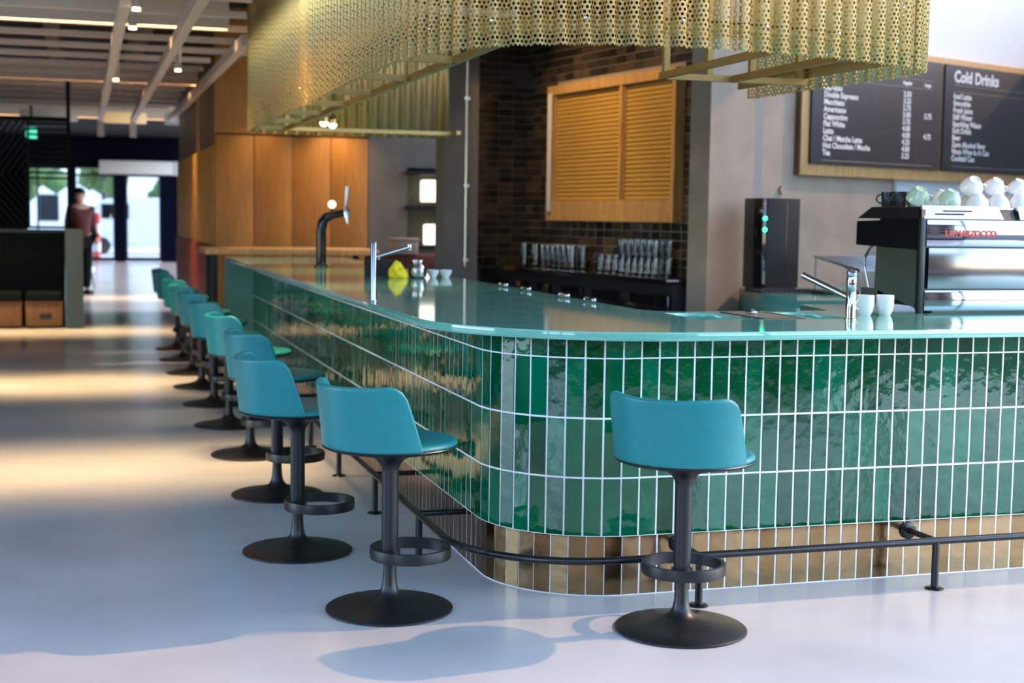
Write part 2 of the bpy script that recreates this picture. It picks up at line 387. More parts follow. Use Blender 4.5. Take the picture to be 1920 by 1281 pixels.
def build_far():
    # far end wall with doors and windows
    Y = 44.
    wb = [(-9, -2.2, Y, Y+.2, 0, 3.9), (-2.2, 9.5, Y, Y+.2, 2.85, 3.9), (2.3, 9.5, Y, Y+.2, 0, 2.85), (-2.2, -.2, Y, Y+.2, 0, .9),
          (.96, 1.26, Y, Y+.2, 0, 2.85), (-.28, -.2, Y, Y+.2, .9, 2.85)]
    struct(boxes('wall_far', wb, 'navy_wall'))
    for i, (a, b) in enumerate(((-.2, .96), (1.26, 2.3))):
        d = struct(bpy.data.objects.new('door_%d' % (i+1), None)); COL.objects.link(d); d.location = (a, Y, 0)
        boxes('door_frame', [(0, .06, .02, .1, .02, 2.85), (b-a-.06, b-a, .02, .1, .02, 2.85), (.06, b-a-.06, .02, .1, .02, .14), (.06, b-a-.06, .02, .1, 2.55, 2.62), (.06, b-a-.06, .02, .1, 2.78, 2.85)], 'facade_dark', d)
        box('door_glass', (.06, b-a-.06, .05, .06, .14, 2.55), 'pane', d)
        tube('door_handle', [(b-a-.14, -.05, .9), (b-a-.14, -.05, 1.4)], .015, 'steel', d)
    wn = struct(bpy.data.objects.new('window_1', None)); COL.objects.link(wn); wn.location = (-2.2, Y, .9)
    boxes('window_frame', [(0, 1.92, .02, .1, 0, .06), (0, 1.92, .02, .1, 1.89, 1.95), (0, .06, .02, .1, .06, 1.89), (.93, .99, .02, .1, .06, 1.89), (1.86, 1.92, .02, .1, .06, 1.89)], 'facade_dark', wn)
    for x in (.06, .99): box('pane', (x, x+.87, .05, .06, .06, 1.89), 'pane', wn)
    t = thing('air_curtain', (1.65, 43.7, 2.62), 'pale grey air curtain box mounted above the far glass doors', 'air curtain')
    box('casing', (-1.15, 1.0, -.2, .25, 0, .4), 'white_wall', t, .03); box('end_cap', (1.0, 1.12, -.21, .25, -.01, .41), 'white_paint', t, .03)
    box('grille', (-1.0, .9, -.15, .1, -.02, 0), 'steel_dark', t)
    # outside the far doors
    for i, (x, y, s) in enumerate(((-2.5, 66, 1.0), (1.0, 74, 1.25), (4.5, 68, .9))):
        t = thing('street_tree', (x, y, -.10), ['leafy street tree outside the far window', 'tall street tree beyond the far glass doors', 'smaller street tree beyond the dark far wall'][i], 'tree')
        tube('trunk', [(0, 0, 0), (.1, 0, 1.5*s), (0, .1, 3*s)], [.18, .14, .1], 'bark', t)
        bm = bmesh.new(); rnd = random.Random(i)
        for k in range(26):
            c = Vector((rnd.gauss(0, .8), rnd.gauss(0, .8), 3.6*s+rnd.gauss(0, .7)))*1
            bmesh.ops.create_icosphere(bm, subdivisions=1, radius=rnd.uniform(.35, .7)*s, matrix=Matrix.Translation(c))
        link('crown', mesh_of(bm, 'crown', 'leaf', 60), None, t)
    t = thing('street_building', (0, 95, -.14), 'pale building across the street seen through the doors', 'building')
    box('wall', (-25, 25, 0, 6, 0, 9), 'house_wall', t)
    bm0 = bmesh.new(); add_box(bm0, -.6, .6, -.06, .02, 0, 1.7); wme = mesh_of(bm0, 'window', 'facade_dark')
    for i in range(12):
        for j in range(3): link('window', wme, None, t, (-22+i*4, 0, 1+j*2.8))
    t = thing('delivery_van', (2.1, 56, -.10), 'white van parked outside the far glass doors', 'van')
    bm = bmesh.new(); prof = [(-2.2, .35), (-2.2, 1.2), (-1.9, 1.35), (-1.3, 2.1), (2.2, 2.2), (2.3, 1.9), (2.3, .35)]
    a = [bm.verts.new((x, -.9, z)) for x, z in prof]; b = [bm.verts.new((x, .9, z)) for x, z in prof]
    bm.faces.new(a); bm.faces.new(b[::-1])
    for k in range(len(prof)): j = (k+1) % len(prof); bm.faces.new((a[k], b[k], b[j], a[j]))
    bmesh.ops.bevel(bm, geom=list(bm.edges), offset=.07, segments=2, affect='EDGES')
    link('body', mesh_of(bm, 'body', 'white_paint', 40), None, t)
    box('side_window', (-1.4, -.4, -.93, -.88, 1.35, 1.9), 'gloss_black', t)
    for x in (-1.4, 1.4):
        for y in (-.82, .82): lathe('wheel', [(0, -.1), (.3, -.1), (.34, -.06), (.34, .06), (.3, .1), (0, .1)], 'rubber', t, 20, (x, y, .34), (PI/2, 0, 0))
    for i, (x, y) in enumerate(((.45, 48),)):
        t = thing('striped_bollard', (x, y, -.10), ['red and white striped bollard outside the left glass door', 'red and white striped bollard in front of the white van'][i], 'bollard')
        for k in range(5): lathe('band', [(0, 0), (.13, 0), (.13, .30), (0, .30)], ('red_paint', 'white_paint')[k % 2], t, 16, (0, 0, k*.30))
        lathe('cap', [(0, 0), (.13, 0), (.1, .06), (0, .08)], 'red_paint', t, 16, (0, 0, 1.5))

def build_ceiling():
    # horizontal slats running across the room
    for k in range(16):
        y = 10.2+k*.92
        o = struct(box('ceiling_slat', (-6, 3.4 if y < 15.6 else 1.35, y-.03, y+.03, 3.12, 3.172), 'slat_metal'))
    # three long rails under the slats
    for i, (x, y0, y1) in enumerate(((.304, 9.0, 23.5), (.80, 9.0, 23.5), (1.36, 12.3, 23))):
        o = struct(box('ceiling_rail', (x-.04, x+.04, y0, y1, 2.93, 3.02), 'beam_metal'))
        if i < 2: box('end_drop', (x-.05, x+.05, y1-.05, y1+.05, 2.7, 2.93), 'beam_metal', o)
    # ducts in the void
    for i, (x, z, r) in enumerate(((-3.3, 3.55, .15), (.68, 3.56, .12), (-.3, 3.56, .10))):
        d = tag(tube('air_duct', [(x, 9.5, z), (x, 23, z)], r, 'concrete_dark', None, 16),
            ['widest round silver air duct above the ceiling slats', 'round silver air duct above the slats nearest the wood panels', 'slimmest round silver duct between the two other ducts'][i], 'duct')
    # pendant cylinder spots
    spots = ((.32, 10.3, 2.9), (.33, 11.35, 2.9), (.87, 14.5, 2.9), (.30, 15.6, 2.88))
    lab = ['grey cylinder pendant spot above the first rail, hanging closest to the canopy', 'grey cylinder pendant spot hanging second along the same rail',
           'grey cylinder pendant spot hanging between the two right rails', 'unlit-looking grey cylinder pendant spot hanging furthest back']
    for (x, y, z), lb in zip(spots, lab):
        t = thing('pendant_spot', (x+.06, y, z), lb, 'lamp', 'cylinder pendant spots')
        lathe('housing', [(.026, .02), (.032, .02), (.034, .05), (.034, .42), (0, .43)], 'beam_metal', t, 20)
        lathe('lamp_face', [(0, .022), (.026, .02), (.03, 0), (0, .005)], 'lamp_glow', t, 20)
        tube('stem', [(0, 0, .42), (0, 0, 3.75-z)], .006, 'black_metal', t, 8)
        ld = bpy.data.lights.new('spot', 'SPOT'); ld.energy = 18; ld.color = (1, .7, .38); ld.spot_size = 1.0; ld.spot_blend = .6; ld.shadow_soft_size = .03
        lo = bpy.data.objects.new('spot_light', ld); COL.objects.link(lo); lo.parent = t; lo.location = (0, 0, -.02)
    # linear warm lights across the room: each throws one warm band on the floor
    bands = ((8.5, 2.2, 74), (12.75, 1.8, 84), (18.4, 2.6, 110), (25.5, 3, 80))
    lab = ['long warm linear light across the ceiling over the bar stools', 'long warm linear light set between the ceiling slats by the first pendant spots',
           'long warm linear light above the dark green booth', 'long warm linear light near the ends of the ceiling rails']
    for (y, ln, e), lb in zip(bands, lab):
        x = -.55
        t = thing('linear_ceiling_light', (x, y, 3.24), lb, 'lamp', 'linear ceiling lights')
        boxes('housing', [(-ln, ln, -.08, -.065, -.13, .1), (-ln, ln, .065, .08, -.13, .1), (-ln, ln, -.065, .065, .085, .1)], 'slat_metal', t)
        for xx in (-ln*.7, ln*.7): tube('suspension', [(xx, 0, .1), (xx, 0, .51)], .005, 'black_metal', t, 6)
        box('diffuser', (-ln, ln, -.065, .065, .07, .084), 'strip_glow', t)
        ld = bpy.data.lights.new('strip', 'AREA'); ld.shape = 'RECTANGLE'; ld.size = 2*ln; ld.size_y = .08; ld.energy = e; ld.color = (1, .66, .32); ld.spread = math.radians(50)
        lo = bpy.data.objects.new('strip_light', ld); COL.objects.link(lo); lo.parent = t; lo.location = (0, 0, .06)
    # flat panels at the far end of the ceiling
    for i, (x0, x1, m) in enumerate(((-.95, -.05, 'white_wall'), (.35, 1.05, 'strip_glow'), (1.35, 2.1, 'grey_wall'))):
        t = thing('ceiling_panel', ((x0+x1)/2, 24.6, 2.98), ['white ceiling panel hanging at the far end of the rails', 'glowing amber panel between the ends of the ceiling rails', 'grey ceiling panel near the far end of the wood wall'][i], 'panel')
        box('face', (x0-(x0+x1)/2, x1-(x0+x1)/2, -.04, .04, 0, .22), m, t, .01)
        box('hanger', (-.02, .02, -.02, .02, .22, .77), 'black_metal', t)

def build_wood_block():
    # timber-clad core behind the bar
    o = struct(box('wall_core', (1.42, 3.10, 15.85, 22, 0, 3.75), 'brown_wood'))
    for i in range(4):
        x0 = 1.40+i*.427
        box('wood_panel', (x0, x0+.42, 15.80, 15.85, .02, 2.36), 'panel_wood', o, .004)
        box('wood_panel', (x0, x0+.42, 15.80, 15.85, 2.38, 3.74), 'panel_wood', o, .004)
    for i in range(12):
        y0 = 15.9+i*.5
        box('fin_panel', (1.38, 1.42, y0, y0+.42, 1.15, 2.25), 'yellow_panel', o, .006)
        box('low_panel', (1.36, 1.42, y0, y0+.46, .02, 1.14), 'red_panel', o, .006)
    # concrete wall with a shelf niche, right of the timber
    o = struct(boxes('wall_niche', [(3.11, 3.56, 15.8, 16.3, 0, 3.75), (3.56, 3.98, 15.8, 16.3, 0, 1.15), (3.56, 3.98, 15.8, 16.3, 2.05, 3.75), (3.56, 3.98, 16.2, 16.3, 1.15, 2.05), (3.98, 6, 15.8, 16.3, 0, 3.75)], 'concrete_dark'))
    for z in (1.15, 1.60, 2.0): box('niche_shelf', (3.54, 4.0, 15.7, 16.2, z-.03, z+.02), 'steel_dark', o)
    for i, (x, z, wd, h) in enumerate(((3.76, 1.66, .25, .26), (3.80, 1.17, .17, .24))):
        t = thing('lit_box', (x, 15.95, z), ['wide glowing cream box lamp on the upper niche shelf', 'narrow glowing cream box lamp on the lower niche shelf'][i], 'lamp')
        box('shade', (0, wd, -.08, .08, 0, h), 'panel_glow', t, .02); box('base', (.01, wd-.01, -.07, .07, -.01, .01), 'steel_dark', t)
    t = thing('banquette', (3.62, 14.9, 0), 'dark red banquette bench under the concrete wall', 'bench')
    box('seat', (-.5, .55, -.35, .35, .1, .8), 'red_bench', t, .03); box('backrest', (-.5, .55, .2, .35, .8, 1.08), 'red_bench', t, .03)
    box('plinth', (-.45, .5, -.3, .3, 0, .1), 'black_metal', t)
    t = thing('storage_box', (3.38, 15.0, 1.08), 'beige storage box standing on the red banquette back', 'box')
    box('body', (-.14, .14, .05, .25, 0, .15), 'concrete', t, .01); box('lid', (-.15, .15, .04, .26, .15, .18), 'concrete', t, .01)
    # raised timber ledge past the bar's end
    t = thing('high_table', (2.0, 15.1, 0), 'light oak high table beyond the end of the bar', 'table')
    box('tabletop', (-.8, 1.0, -.45, .45, 1.08, 1.14), 'oak', t, .006)
    for x in (-.7, .9):
        for y in (-.35, .35): box('leg', (x-.03, x+.03, y-.03, y+.03, 0, 1.08), 'black_metal', t)
    # warm downlights washing the timber
    for i, x in enumerate((1.9, 2.75)):
        t = thing('wall_washer', (x, 15.42, 2.72), ['small black downlight over the timber panels, nearer the corridor', 'small black downlight over the timber panels, nearer the concrete'][i], 'lamp')
        lathe('housing', [(.04, 0), (.05, 0), (.05, .15), (0, .15)], 'black_metal', t, 16); lathe('lamp_face', [(0, .02), (.04, .02)], 'lamp_glow', t, 16)
        tube('stem', [(0, 0, .15), (0, 0, 1.03)], .008, 'black_metal', t, 8)
        ld = bpy.data.lights.new('wash', 'SPOT'); ld.energy = (18, 48)[i]; ld.color = (1, .60, .24); ld.spot_size = 1.9; ld.spot_blend = 1; ld.shadow_soft_size = .05
        lo = bpy.data.objects.new('wash_light', ld); COL.objects.link(lo); lo.parent = t; lo.location = (0, 0, -.03)
        lo.rotation_euler = (.22, 0, 0)

def build_booth():
    t = thing('booth_bench', (-.5, 19.3, 0), 'dark green booth bench on a wooden base by the corridor', 'bench')
    box('back_panel', (-2.4, .28, 0, .12, 0, 1.22), 'dark_green', t); box('back_cap', (-2.4, .30, -.02, .14, 1.22, 1.26), 'post_green', t)
    for x0, x1 in ((-2.4, -.25), (-.2, .25)):
        box('seat_cushion', (x0, x1, -.42, 0, .36, .47), 'dark_green', t, .03)
        box('wood_base', (x0, x1, -.40, 0, .03, .35), 'booth_wood', t, .005)
    box('end_post', (.29, .51, -.45, .14, 0, 1.27), 'post_green', t, .005)
    box('vent', (-.03, .12, -.41, -.39, .12, .19), 'black_metal', t)
    box('ledge', (-2.2, -.9, -.30, -.02, .78, .81), 'panel_wood', t)
    # slatted screen above
    t = thing('slatted_screen', (-.5, 19.36, 1.275), 'dark metal screen of slanted slats standing on the booth back', 'screen')
    boxes('frame', [(-2.4, .35, -.02, .02, 1.38, 1.44), (-2.4, .35, -.02, .02, 0, .03), (-.17, -.14, -.02, .02, .03, 1.38), (-2.4, -2.37, -.02, .02, .03, 1.38)], 'dark_green', t)
    box('tall_post', (.32, .37, -.03, .03, 0, 1.94), 'dark_green', t)
    def slats(x0, x1, z0, z1, ang, gap):
        bm0 = bmesh.new(); dx, dz = math.cos(ang), math.sin(ang); n = 60
        for k in range(-n, n):
            cx, cz = (x0+x1)/2-dz*k*gap, (z0+z1)/2+dx*k*gap
            lo_, hi_ = -9, 9
            for c, d_, a, b in ((cx, dx, x0, x1), (cz, dz, z0, z1)):
                if abs(d_) < 1e-6:
                    if not a <= c <= b: lo_, hi_ = 1, 0
                    continue
                t0, t1 = sorted(((a-c)/d_, (b-c)/d_)); lo_, hi_ = max(lo_, t0), min(hi_, t1)
            if hi_-lo_ < .08: continue
            bm = bmesh.new(); L = hi_-lo_
            add_box(bm, 0, L, -.018, .018, -.014, .014)
            o = link('slat', mesh_of(bm, 'slat', 'dark_green'), None, t, (cx+dx*lo_, 0, cz+dz*lo_), (0, -ang, 0))
        bm0.free()
    slats(-2.37, -1.2, .03, 1.38, math.radians(58), .075)
    slats(-1.2, -.17, .03, .70, math.radians(-50), .07)
    slats(-1.2, -.17, .70, 1.38, math.radians(55), .07)
    slats(-.14, .32, .62, 1.38, 0., .07)
    # blue partition and lit sign behind the booth
    box_ = tag(box('blue_partition', (-2.6, -.75, 21.6, 21.7, 0, 2.35), 'navy_wall'), 'navy partition panel behind the slatted screen', 'partition')
    t = thing('exit_sign', (-.74, 23.4, 2.60), 'green lit sign box behind the slatted screen', 'sign')
    box('panel', (-.08, .08, -.03, .03, 0, .20), 'sign_green', t, .01); box('mount', (-.02, .02, -.02, .02, .22, 1.13), 'black_metal', t)
    # pale stool top and white pouf near the corridor
    t = thing('side_stool', (.02, 28.6, 0), 'low white stool standing on the floor beside the booth post', 'stool')
    lathe('seat', [(0, .42), (.2, .42), (.22, .38), (.2, .33), (0, .33)], 'white_paint', t, 20)
    for a in range(3): tube('leg', [(.14*math.cos(a*2.1), .14*math.sin(a*2.1), .34), (.2*math.cos(a*2.1), .2*math.sin(a*2.1), .01)], .015, 'steel_dark', t, 8)

def skin_mesh(name, verts, edges, radii, m, parent, root=0, sub=2):
    me = bpy.data.meshes.new(name); me.from_pydata(verts, edges, []); me.update()
    o = bpy.data.objects.new('tmp', me); COL.objects.link(o)
    sk = o.modifiers.new('skin', 'SKIN'); sk.use_smooth_shade = True
    for i, r in enumerate(radii):
        v = me.skin_vertices[0].data[i]; v.radius = (r, r) if not isinstance(r, tuple) else r; v.use_root = (i == root)
    ss = o.modifiers.new('sub', 'SUBSURF'); ss.levels = sub; ss.render_levels = sub
    dg = bpy.context.evaluated_depsgraph_get(); dg.update()
    me2 = bpy.data.meshes.new_from_object(o.evaluated_get(dg)); bpy.data.objects.remove(o)
    me2.materials.clear(); me2.materials.append(M[m]); me2.name = name
    for p in me2.polygons: p.use_smooth = True
    return link(name, me2, None, parent)

def build_person():
    t = thing('person', (-.02, 26.6, 0), 'person in a dark red jumper and black trousers standing past the booth', 'person', None, .5)
    H = 1.93
    def s(*v): return tuple(a*H for a in v)
    V = [s(0, 0, .53), s(0, 0, .62), s(0, 0, .72), s(0, 0, .80), s(0, .005, .845), s(0, .01, .88), s(0, .02, .92), s(0, .015, .965),
         s(.055, 0, .50), s(.06, -.01, .28), s(.06, .01, .05), s(.062, -.06, .018), s(-.055, 0, .50), s(-.065, .0, .28), s(-.07, .015, .05), s(-.075, -.055, .018),
         s(.105, 0, .80), s(.125, .01, .64), s(.115, -.07, .52), s(.11, -.10, .47), s(-.105, 0, .80), s(-.13, .01, .64), s(-.12, -.06, .52), s(-.115, -.09, .47)]
    E = [(0, 1), (1, 2), (2, 3), (3, 4), (4, 5), (5, 6), (6, 7), (0, 8), (8, 9), (9, 10), (10, 11), (0, 12), (12, 13), (13, 14), (14, 15), (3, 16), (16, 17), (17, 18), (18, 19), (3, 20), (20, 21), (21, 22), (22, 23)]
    R = [.155, .14, .165, .13, .055, .075, .105, .07, .10, .065, .045, .04, .10, .065, .045, .04, .065, .05, .038, .035, .065, .05, .038, .035]
    skin_mesh('body', V, E, R, 'skin', t)
    J = [0, 1, 2, 3, 16, 17, 18, 20, 21, 22]; ix = {a: i for i, a in enumerate(J)}
    skin_mesh('jumper', [V[a] for a in J], [(ix[a], ix[b]) for a, b in E if a in ix and b in ix], [R[a]+(.035 if a < 4 else .022) for a in J], 'red_jumper', t)
    J = [0, 8, 9, 10, 12, 13, 14]; ix = {a: i for i, a in enumerate(J)}
    skin_mesh('trousers', [V[a] for a in J], [(ix[a], ix[b]) for a, b in E if a in ix and b in ix], [R[a]+.025 for a in J], 'black_trousers', t)
    bm = bmesh.new(); bmesh.ops.create_icosphere(bm, subdivisions=3, radius=.125)
    bmesh.ops.scale(bm, vec=(.95, 1.05, 1.05), verts=bm.verts)
    for v in list(bm.verts):
        if v.co.y < -.03 and v.co.z < .02: bm.verts.remove(v)
    link('hair', mesh_of(bm, 'hair', 'hair', 80), None, t, s(0, .022, .935))
    for x in (-.035, .035):
        bm = bmesh.new(); bmesh.ops.create_icosphere(bm, subdivisions=1, radius=.014); link('eye', mesh_of(bm, 'eye', 'cup_black', 60), None, t, (x, -.075, .93*H))
    for k, x in ((0, .062), (1, -.075)): box('shoe', (-.05, .05, -.15, .09, 0, .08), 'rubber', t, .02, (x*H, 0, 0))

# ================================================================== bar
PT = .0757                                 # tile pitch
FX, LX, FY = 2.1027, 1.5727, 5.118         # a joint on the straight front, left face, front face
TR = .50
ROWZ = (.2445, .4799, .7175, .9563, 1.033)
def bar_path(off=0.):
    """outer face of the tiled front, off > 0 is outward; from right end round the corner to the far end"""
    cx, cy = LX+TR, FY+TR
    pts = [(5.2, FY-off)]+[(x, y) for x, y in arc(cx, cy, TR+off, -PI/2, -PI, 40)]+[(LX-off, 13.8)]
    return Path(pts)
def tile_mesh(name, wd, h, th, m):
    bm = bmesh.new(); b = .0012; x, z = wd/2, h/2
    q0 = [bm.verts.new((sx*x, 0, sz*z)) for sx, sz in ((-1, -1), (1, -1), (1, 1), (-1, 1))]
    q1 = [bm.verts.new((sx*x, -(th-b), sz*z)) for sx, sz in ((-1, -1), (1, -1), (1, 1), (-1, 1))]
    q2 = [bm.verts.new((sx*(x-b), -th, sz*(z-b))) for sx, sz in ((-1, -1), (1, -1), (1, 1), (-1, 1))]
    for a, c in ((q0, q1), (q1, q2)):
        for i in range(4): j = (i+1) % 4; bm.faces.new((a[i], a[j], c[j], c[i]))
    bm.faces.new(q2)
    return mesh_of(bm, name, m)
def build_bar():
    t = thing('tiled_bar', (LX+TR, FY+TR, 0), 'long bar clad in glossy green vertical tiles over a bronze tiled plinth', 'bar')
    base = Vector(t.location)
    P = bar_path(); G = .0076
    # backing walls: grout-coloured shells that the tiles are bedded in
    def shell(name, off0, off1, z0, z1, m):
        a = bar_path(off0).p; b = bar_path(off1).p
        poly = [tuple(v) for v in a]+[tuple(v) for v in reversed(b)]
        o = prism(name, poly, z0, z1, m, None); o.data.transform(Matrix.Translation(-base)); o.parent = t; return o
    shell('grout_bed', -.0003, -.07, .2455, 1.033, 'grout')
    shell('plinth_bed', -.0218, -.07, 0, .2455, 'grout')
    box('end_panel', (1.36, 1.62, 13.8, 14.35, 0, 1.033), 'panel_green', t).data.transform(Matrix.Translation(-base))
    box('inner_panel', (1.65, 1.72, 5.9, 13.8, 0, 1.0), 'black_metal', t).data.transform(Matrix.Translation(-base))
    # straight-front joint at x = FX fixes the tile phase
    s_ref = 5.2-FX; n0 = -int(s_ref/PT); s_curve_end = (5.2-(LX+TR))+TR*PI/2
    meshes = [tile_mesh('tile', PT-G, ROWZ[r+1]-ROWZ[r]-(G if r < 3 else G*.5), .010, 'green_glaze') for r in range(4)]
    pm = tile_mesh('plinth_tile', PT-G, .2435-G, .010, 'bronze_glaze')
    rnd = random.Random(3)
    rest = bmesh.new(); count = 0; ncol = int((P.len-s_ref)/PT)
    def place(s, z, me, off, tilt, name, solid):
        p, d = P.at(s); nrm = Vector((-d.y, d.x))*-1
        # outward normal: front faces -y while travelling -x
        nrm = Vector((d.y, -d.x)) if Vector((d.y, -d.x)).dot(Vector((-1, -1))) > 0 else Vector((-d.y, d.x))
        ang = math.atan2(nrm.y, nrm.x)+PI/2
        loc = Vector((p.x, p.y, z))+Vector((nrm.x, nrm.y, 0))*off
        rot = Matrix.Rotation(ang, 4, 'Z') @ Matrix.Rotation(max(-2, min(2, rnd.gauss(0, 1)))*tilt*.3, 4, 'X') @ Matrix.Rotation(max(-2, min(2, rnd.gauss(0, 1)))*tilt, 4, 'Z')
        if solid:
            o = link(name, me, None, t, loc-base); o.rotation_euler = rot.to_euler()
        else:
            tmp = me.copy(); tmp.transform(Matrix.Translation(loc-base) @ rot); rest.from_mesh(tmp); bpy.data.meshes.remove(tmp)
    for c in range(n0+1, ncol):
        s = s_ref+(c+.5)*PT; x = P.at(s)[0].x; y = P.at(s)[0].y
        solid = (x < 4.02 and y < 8.75)
        for r in range(4):
            z = (ROWZ[r]+ROWZ[r+1])/2+(G*.0 if r < 3 else 0)
            place(s, z, meshes[r], .0005-.010+.001, .010, 'tile', solid)
    rest_me = mesh_of(rest, 'far_tiles', 'green_glaze'); rest = bmesh.new()
    o = link('far_tiles', rest_me, None, t); o['kind'] = 'stuff'
    for c in range(n0+1, ncol):
        s = s_ref+(c+.5-.21)*PT; x = P.at(s)[0].x
        place(s, .1225, pm, -.030, .007, 'plinth_tile', x < 4.02)
    o = link('far_plinth_tiles', mesh_of(rest, 'far_plinth_tiles', 'bronze_glaze'), None, t); o['kind'] = 'stuff'

def build_worktop():
    z0, z1 = 1.033, 1.068
    outer = [(5.2, 4.974)]+arc(2.24, 5.854, .88, -PI/2, -PI, 40)+[(1.36, 14.35), (2.56, 14.35), (2.56, 6.32)]+arc(2.74, 6.32, .18, PI, PI*1.5, 8)+[(3.5, 6.14), (3.6, 6.6), (5.2, 6.6)]
    holes = [((2.585, 5.61), (2.80, 5.61), (2.835, 6.04), (2.60, 6.04)), ((3.115, 5.61), (3.30, 5.61), (3.42, 6.04), (3.165, 6.04))]
    holes = [((2.585, 5.61), (2.815, 5.61), (2.815, 6.04), (2.585, 6.04)), ((3.14, 5.61), (3.33, 5.61), (3.33, 6.04), (3.14, 6.04))]
    t = thing('bar_worktop', (2.24, 5.854, z1), 'polished turquoise stone worktop with rounded corner on the tiled bar', 'worktop')
    o = prism('slab', outer, z0, z1, 'worktop_green', None, holes, .003); b = Vector(t.location)
    o.data.transform(Matrix.Translation(-b)); o.parent = t
    for h in holes:
        x0, y0 = h[0]; x1, y1 = h[2]
        q = boxes('basin', [(x0-.012, x0, y0-.012, y1+.012, .88, z0), (x1, x1+.012, y0-.012, y1+.012, .88, z0), (x0, x1, y0-.012, y0, .88, z0), (x0, x1, y1, y1+.012, .88, z0), (x0, x1, y0, y1, .868, .88)], 'worktop_green', t)
        q.data.transform(Matrix.Translation(-b))
    t = thing('drip_tray', (2.98, 5.83, z1), 'perforated steel drip tray set between the two worktop basins', 'tray')
    box('grid', (-.09, .10, -.21, .22, .0005, .002), 'tray_mesh', t)
    boxes('rim', [(-.10, -.09, -.22, .23, .0005, .003), (.10, .11, -.22, .23, .0005, .003), (-.09, .10, -.22, -.21, .0005, .003), (-.09, .10, .22, .23, .0005, .003)], 'steel_dark', t)
    lathe('rinser', [(0, .008), (.03, .008), (.028, .014), (.01, .02), (0, .03)], 'chrome', t, 16, (.0, .1, 0))

def build_foot_rail():
    z = .2; R = .55; x0, y0 = 1.395, 4.928
    t = thing('foot_rail', (x0+R, y0+R, 0), 'black tubular foot rail following the rounded tiled bar', 'foot rail'); b = Vector(t.location)
    pts = [(5.2, y0, z)]+[(x, y, z) for x, y in arc(x0+R, y0+R, R, -PI/2, -PI, 24)]+[(x0, 13.7, z)]
    o = tube('rail', pts, .0148, 'rail_black', t, 14); o.data.transform(Matrix.Translation(-b))
    st = [((xx, y0), (0, 1)) for xx in (4.40, 3.345, 2.285)]+[((x0+.005, yy), (1, 0)) for yy in (5.93, 6.90, 7.95, 9.0, 10.05, 11.1, 12.15, 13.2)]
    bm = bmesh.new(); add_tube(bm, [(0, 0, 0), (0, 0, z)], .0152, 14); post = mesh_of(bm, 'post', 'rail_black', 50)
    bm = bmesh.new(); add_lathe(bm, [(0, 0), (.039, 0), (.039, .004), (.034, .008), (.017, .010), (.0152, .012)], 24); fl = mesh_of(bm, 'floor_flange', 'rail_black', 40)
    bm = bmesh.new(); add_tube(bm, [(0, 0, 0), (0, .213, 0)], .0135, 12); stub = mesh_of(bm, 'wall_stub', 'rail_black', 50)
    bm = bmesh.new(); add_lathe(bm, [(0, 0), (.038, 0), (.038, .006), (.032, .009), (0, .009)], 24, Matrix.Rotation(PI/2, 4, 'X')); wf = mesh_of(bm, 'wall_flange', 'rail_black', 40)
    for (px, py), (dx, dy) in st:
        p = Vector((px, py, 0))-b; rz = 0 if dy else -PI/2; dv = Vector((dx, dy, 0))
        link('post', post, None, t, p); link('floor_flange', fl, None, t, p)
        link('wall_stub', stub, None, t, p+Vector((0, 0, z)), (0, 0, rz)); link('wall_flange', wf, None, t, p+dv*.207+Vector((0, 0, z)), (0, 0, rz))

# ------------------------------------------------------------------ stools
def back_mesh():
    """curved leather backrest shell, arc centred on local -X"""
    bm = bmesh.new(); Rb = .256; N, K = 36, 12
    z0, zt = .637, .885; half0, half1 = math.radians(80), math.radians(60); rc = .05
    def pt(u, v, off):
        # u in [-1,1] along the arc, v in [0,1] up
        h = half0+(half1-half0)*v
        top = zt-.012*(1-u*u)+.006
        z = z0+(top-z0)*v
        # rounded upper corners
        e = (1-abs(u))*h*Rb; dz = top-z
        r = Rb+.026*v+off
        a = PI+u*h
        return Vector((r*math.cos(a), r*math.sin(a), z))
    def col(u, off, sh):
        out = []
        e = (1-abs(u))*half1*Rb
        drop = rc-math.sqrt(max(0, rc*rc-(rc-e)**2)) if e < rc else 0
        for k in range(K+1):
            v = k/K*(1-drop/(zt-z0)); out.append(pt(u, v, off)+Vector((0, 0, 0)))
        return out
    us = [math.sin(PI/2*(-1+2*i/N))*.5+(-1+2*i/N)*.5 for i in range(N+1)]
    th = .030; grids = []
    for off in (0, -th): grids.append([[bm.verts.new(p) for p in col(u, off, 0)] for u in us])
    g0, g1 = grids
    for g in grids:
        for i in range(N):
            for k in range(K): bm.faces.new((g[i][k], g[i+1][k], g[i+1][k+1], g[i][k+1]))
    for i in range(N):
        bm.faces.new((g0[i][K], g0[i+1][K], g1[i+1][K], g1[i][K])); bm.faces.new((g0[i][0], g0[i+1][0], g1[i+1][0], g1[i][0]))
    for k in range(K):
        bm.faces.new((g0[0][k], g0[0][k+1], g1[0][k+1], g1[0][k])); bm.faces.new((g0[N][k], g0[N][k+1], g1[N][k+1], g1[N][k]))
    bmesh.ops.recalc_face_normals(bm, faces=bm.faces)
    # soften the rim
    rim = [e for e in bm.edges if len(e.link_faces) == 2 and e.calc_face_angle(0) > math.radians(50)]
    bmesh.ops.bevel(bm, geom=rim, offset=.011, segments=3, affect='EDGES', profile=.6)
    return mesh_of(bm, 'backrest', 'teal_leather', 60)
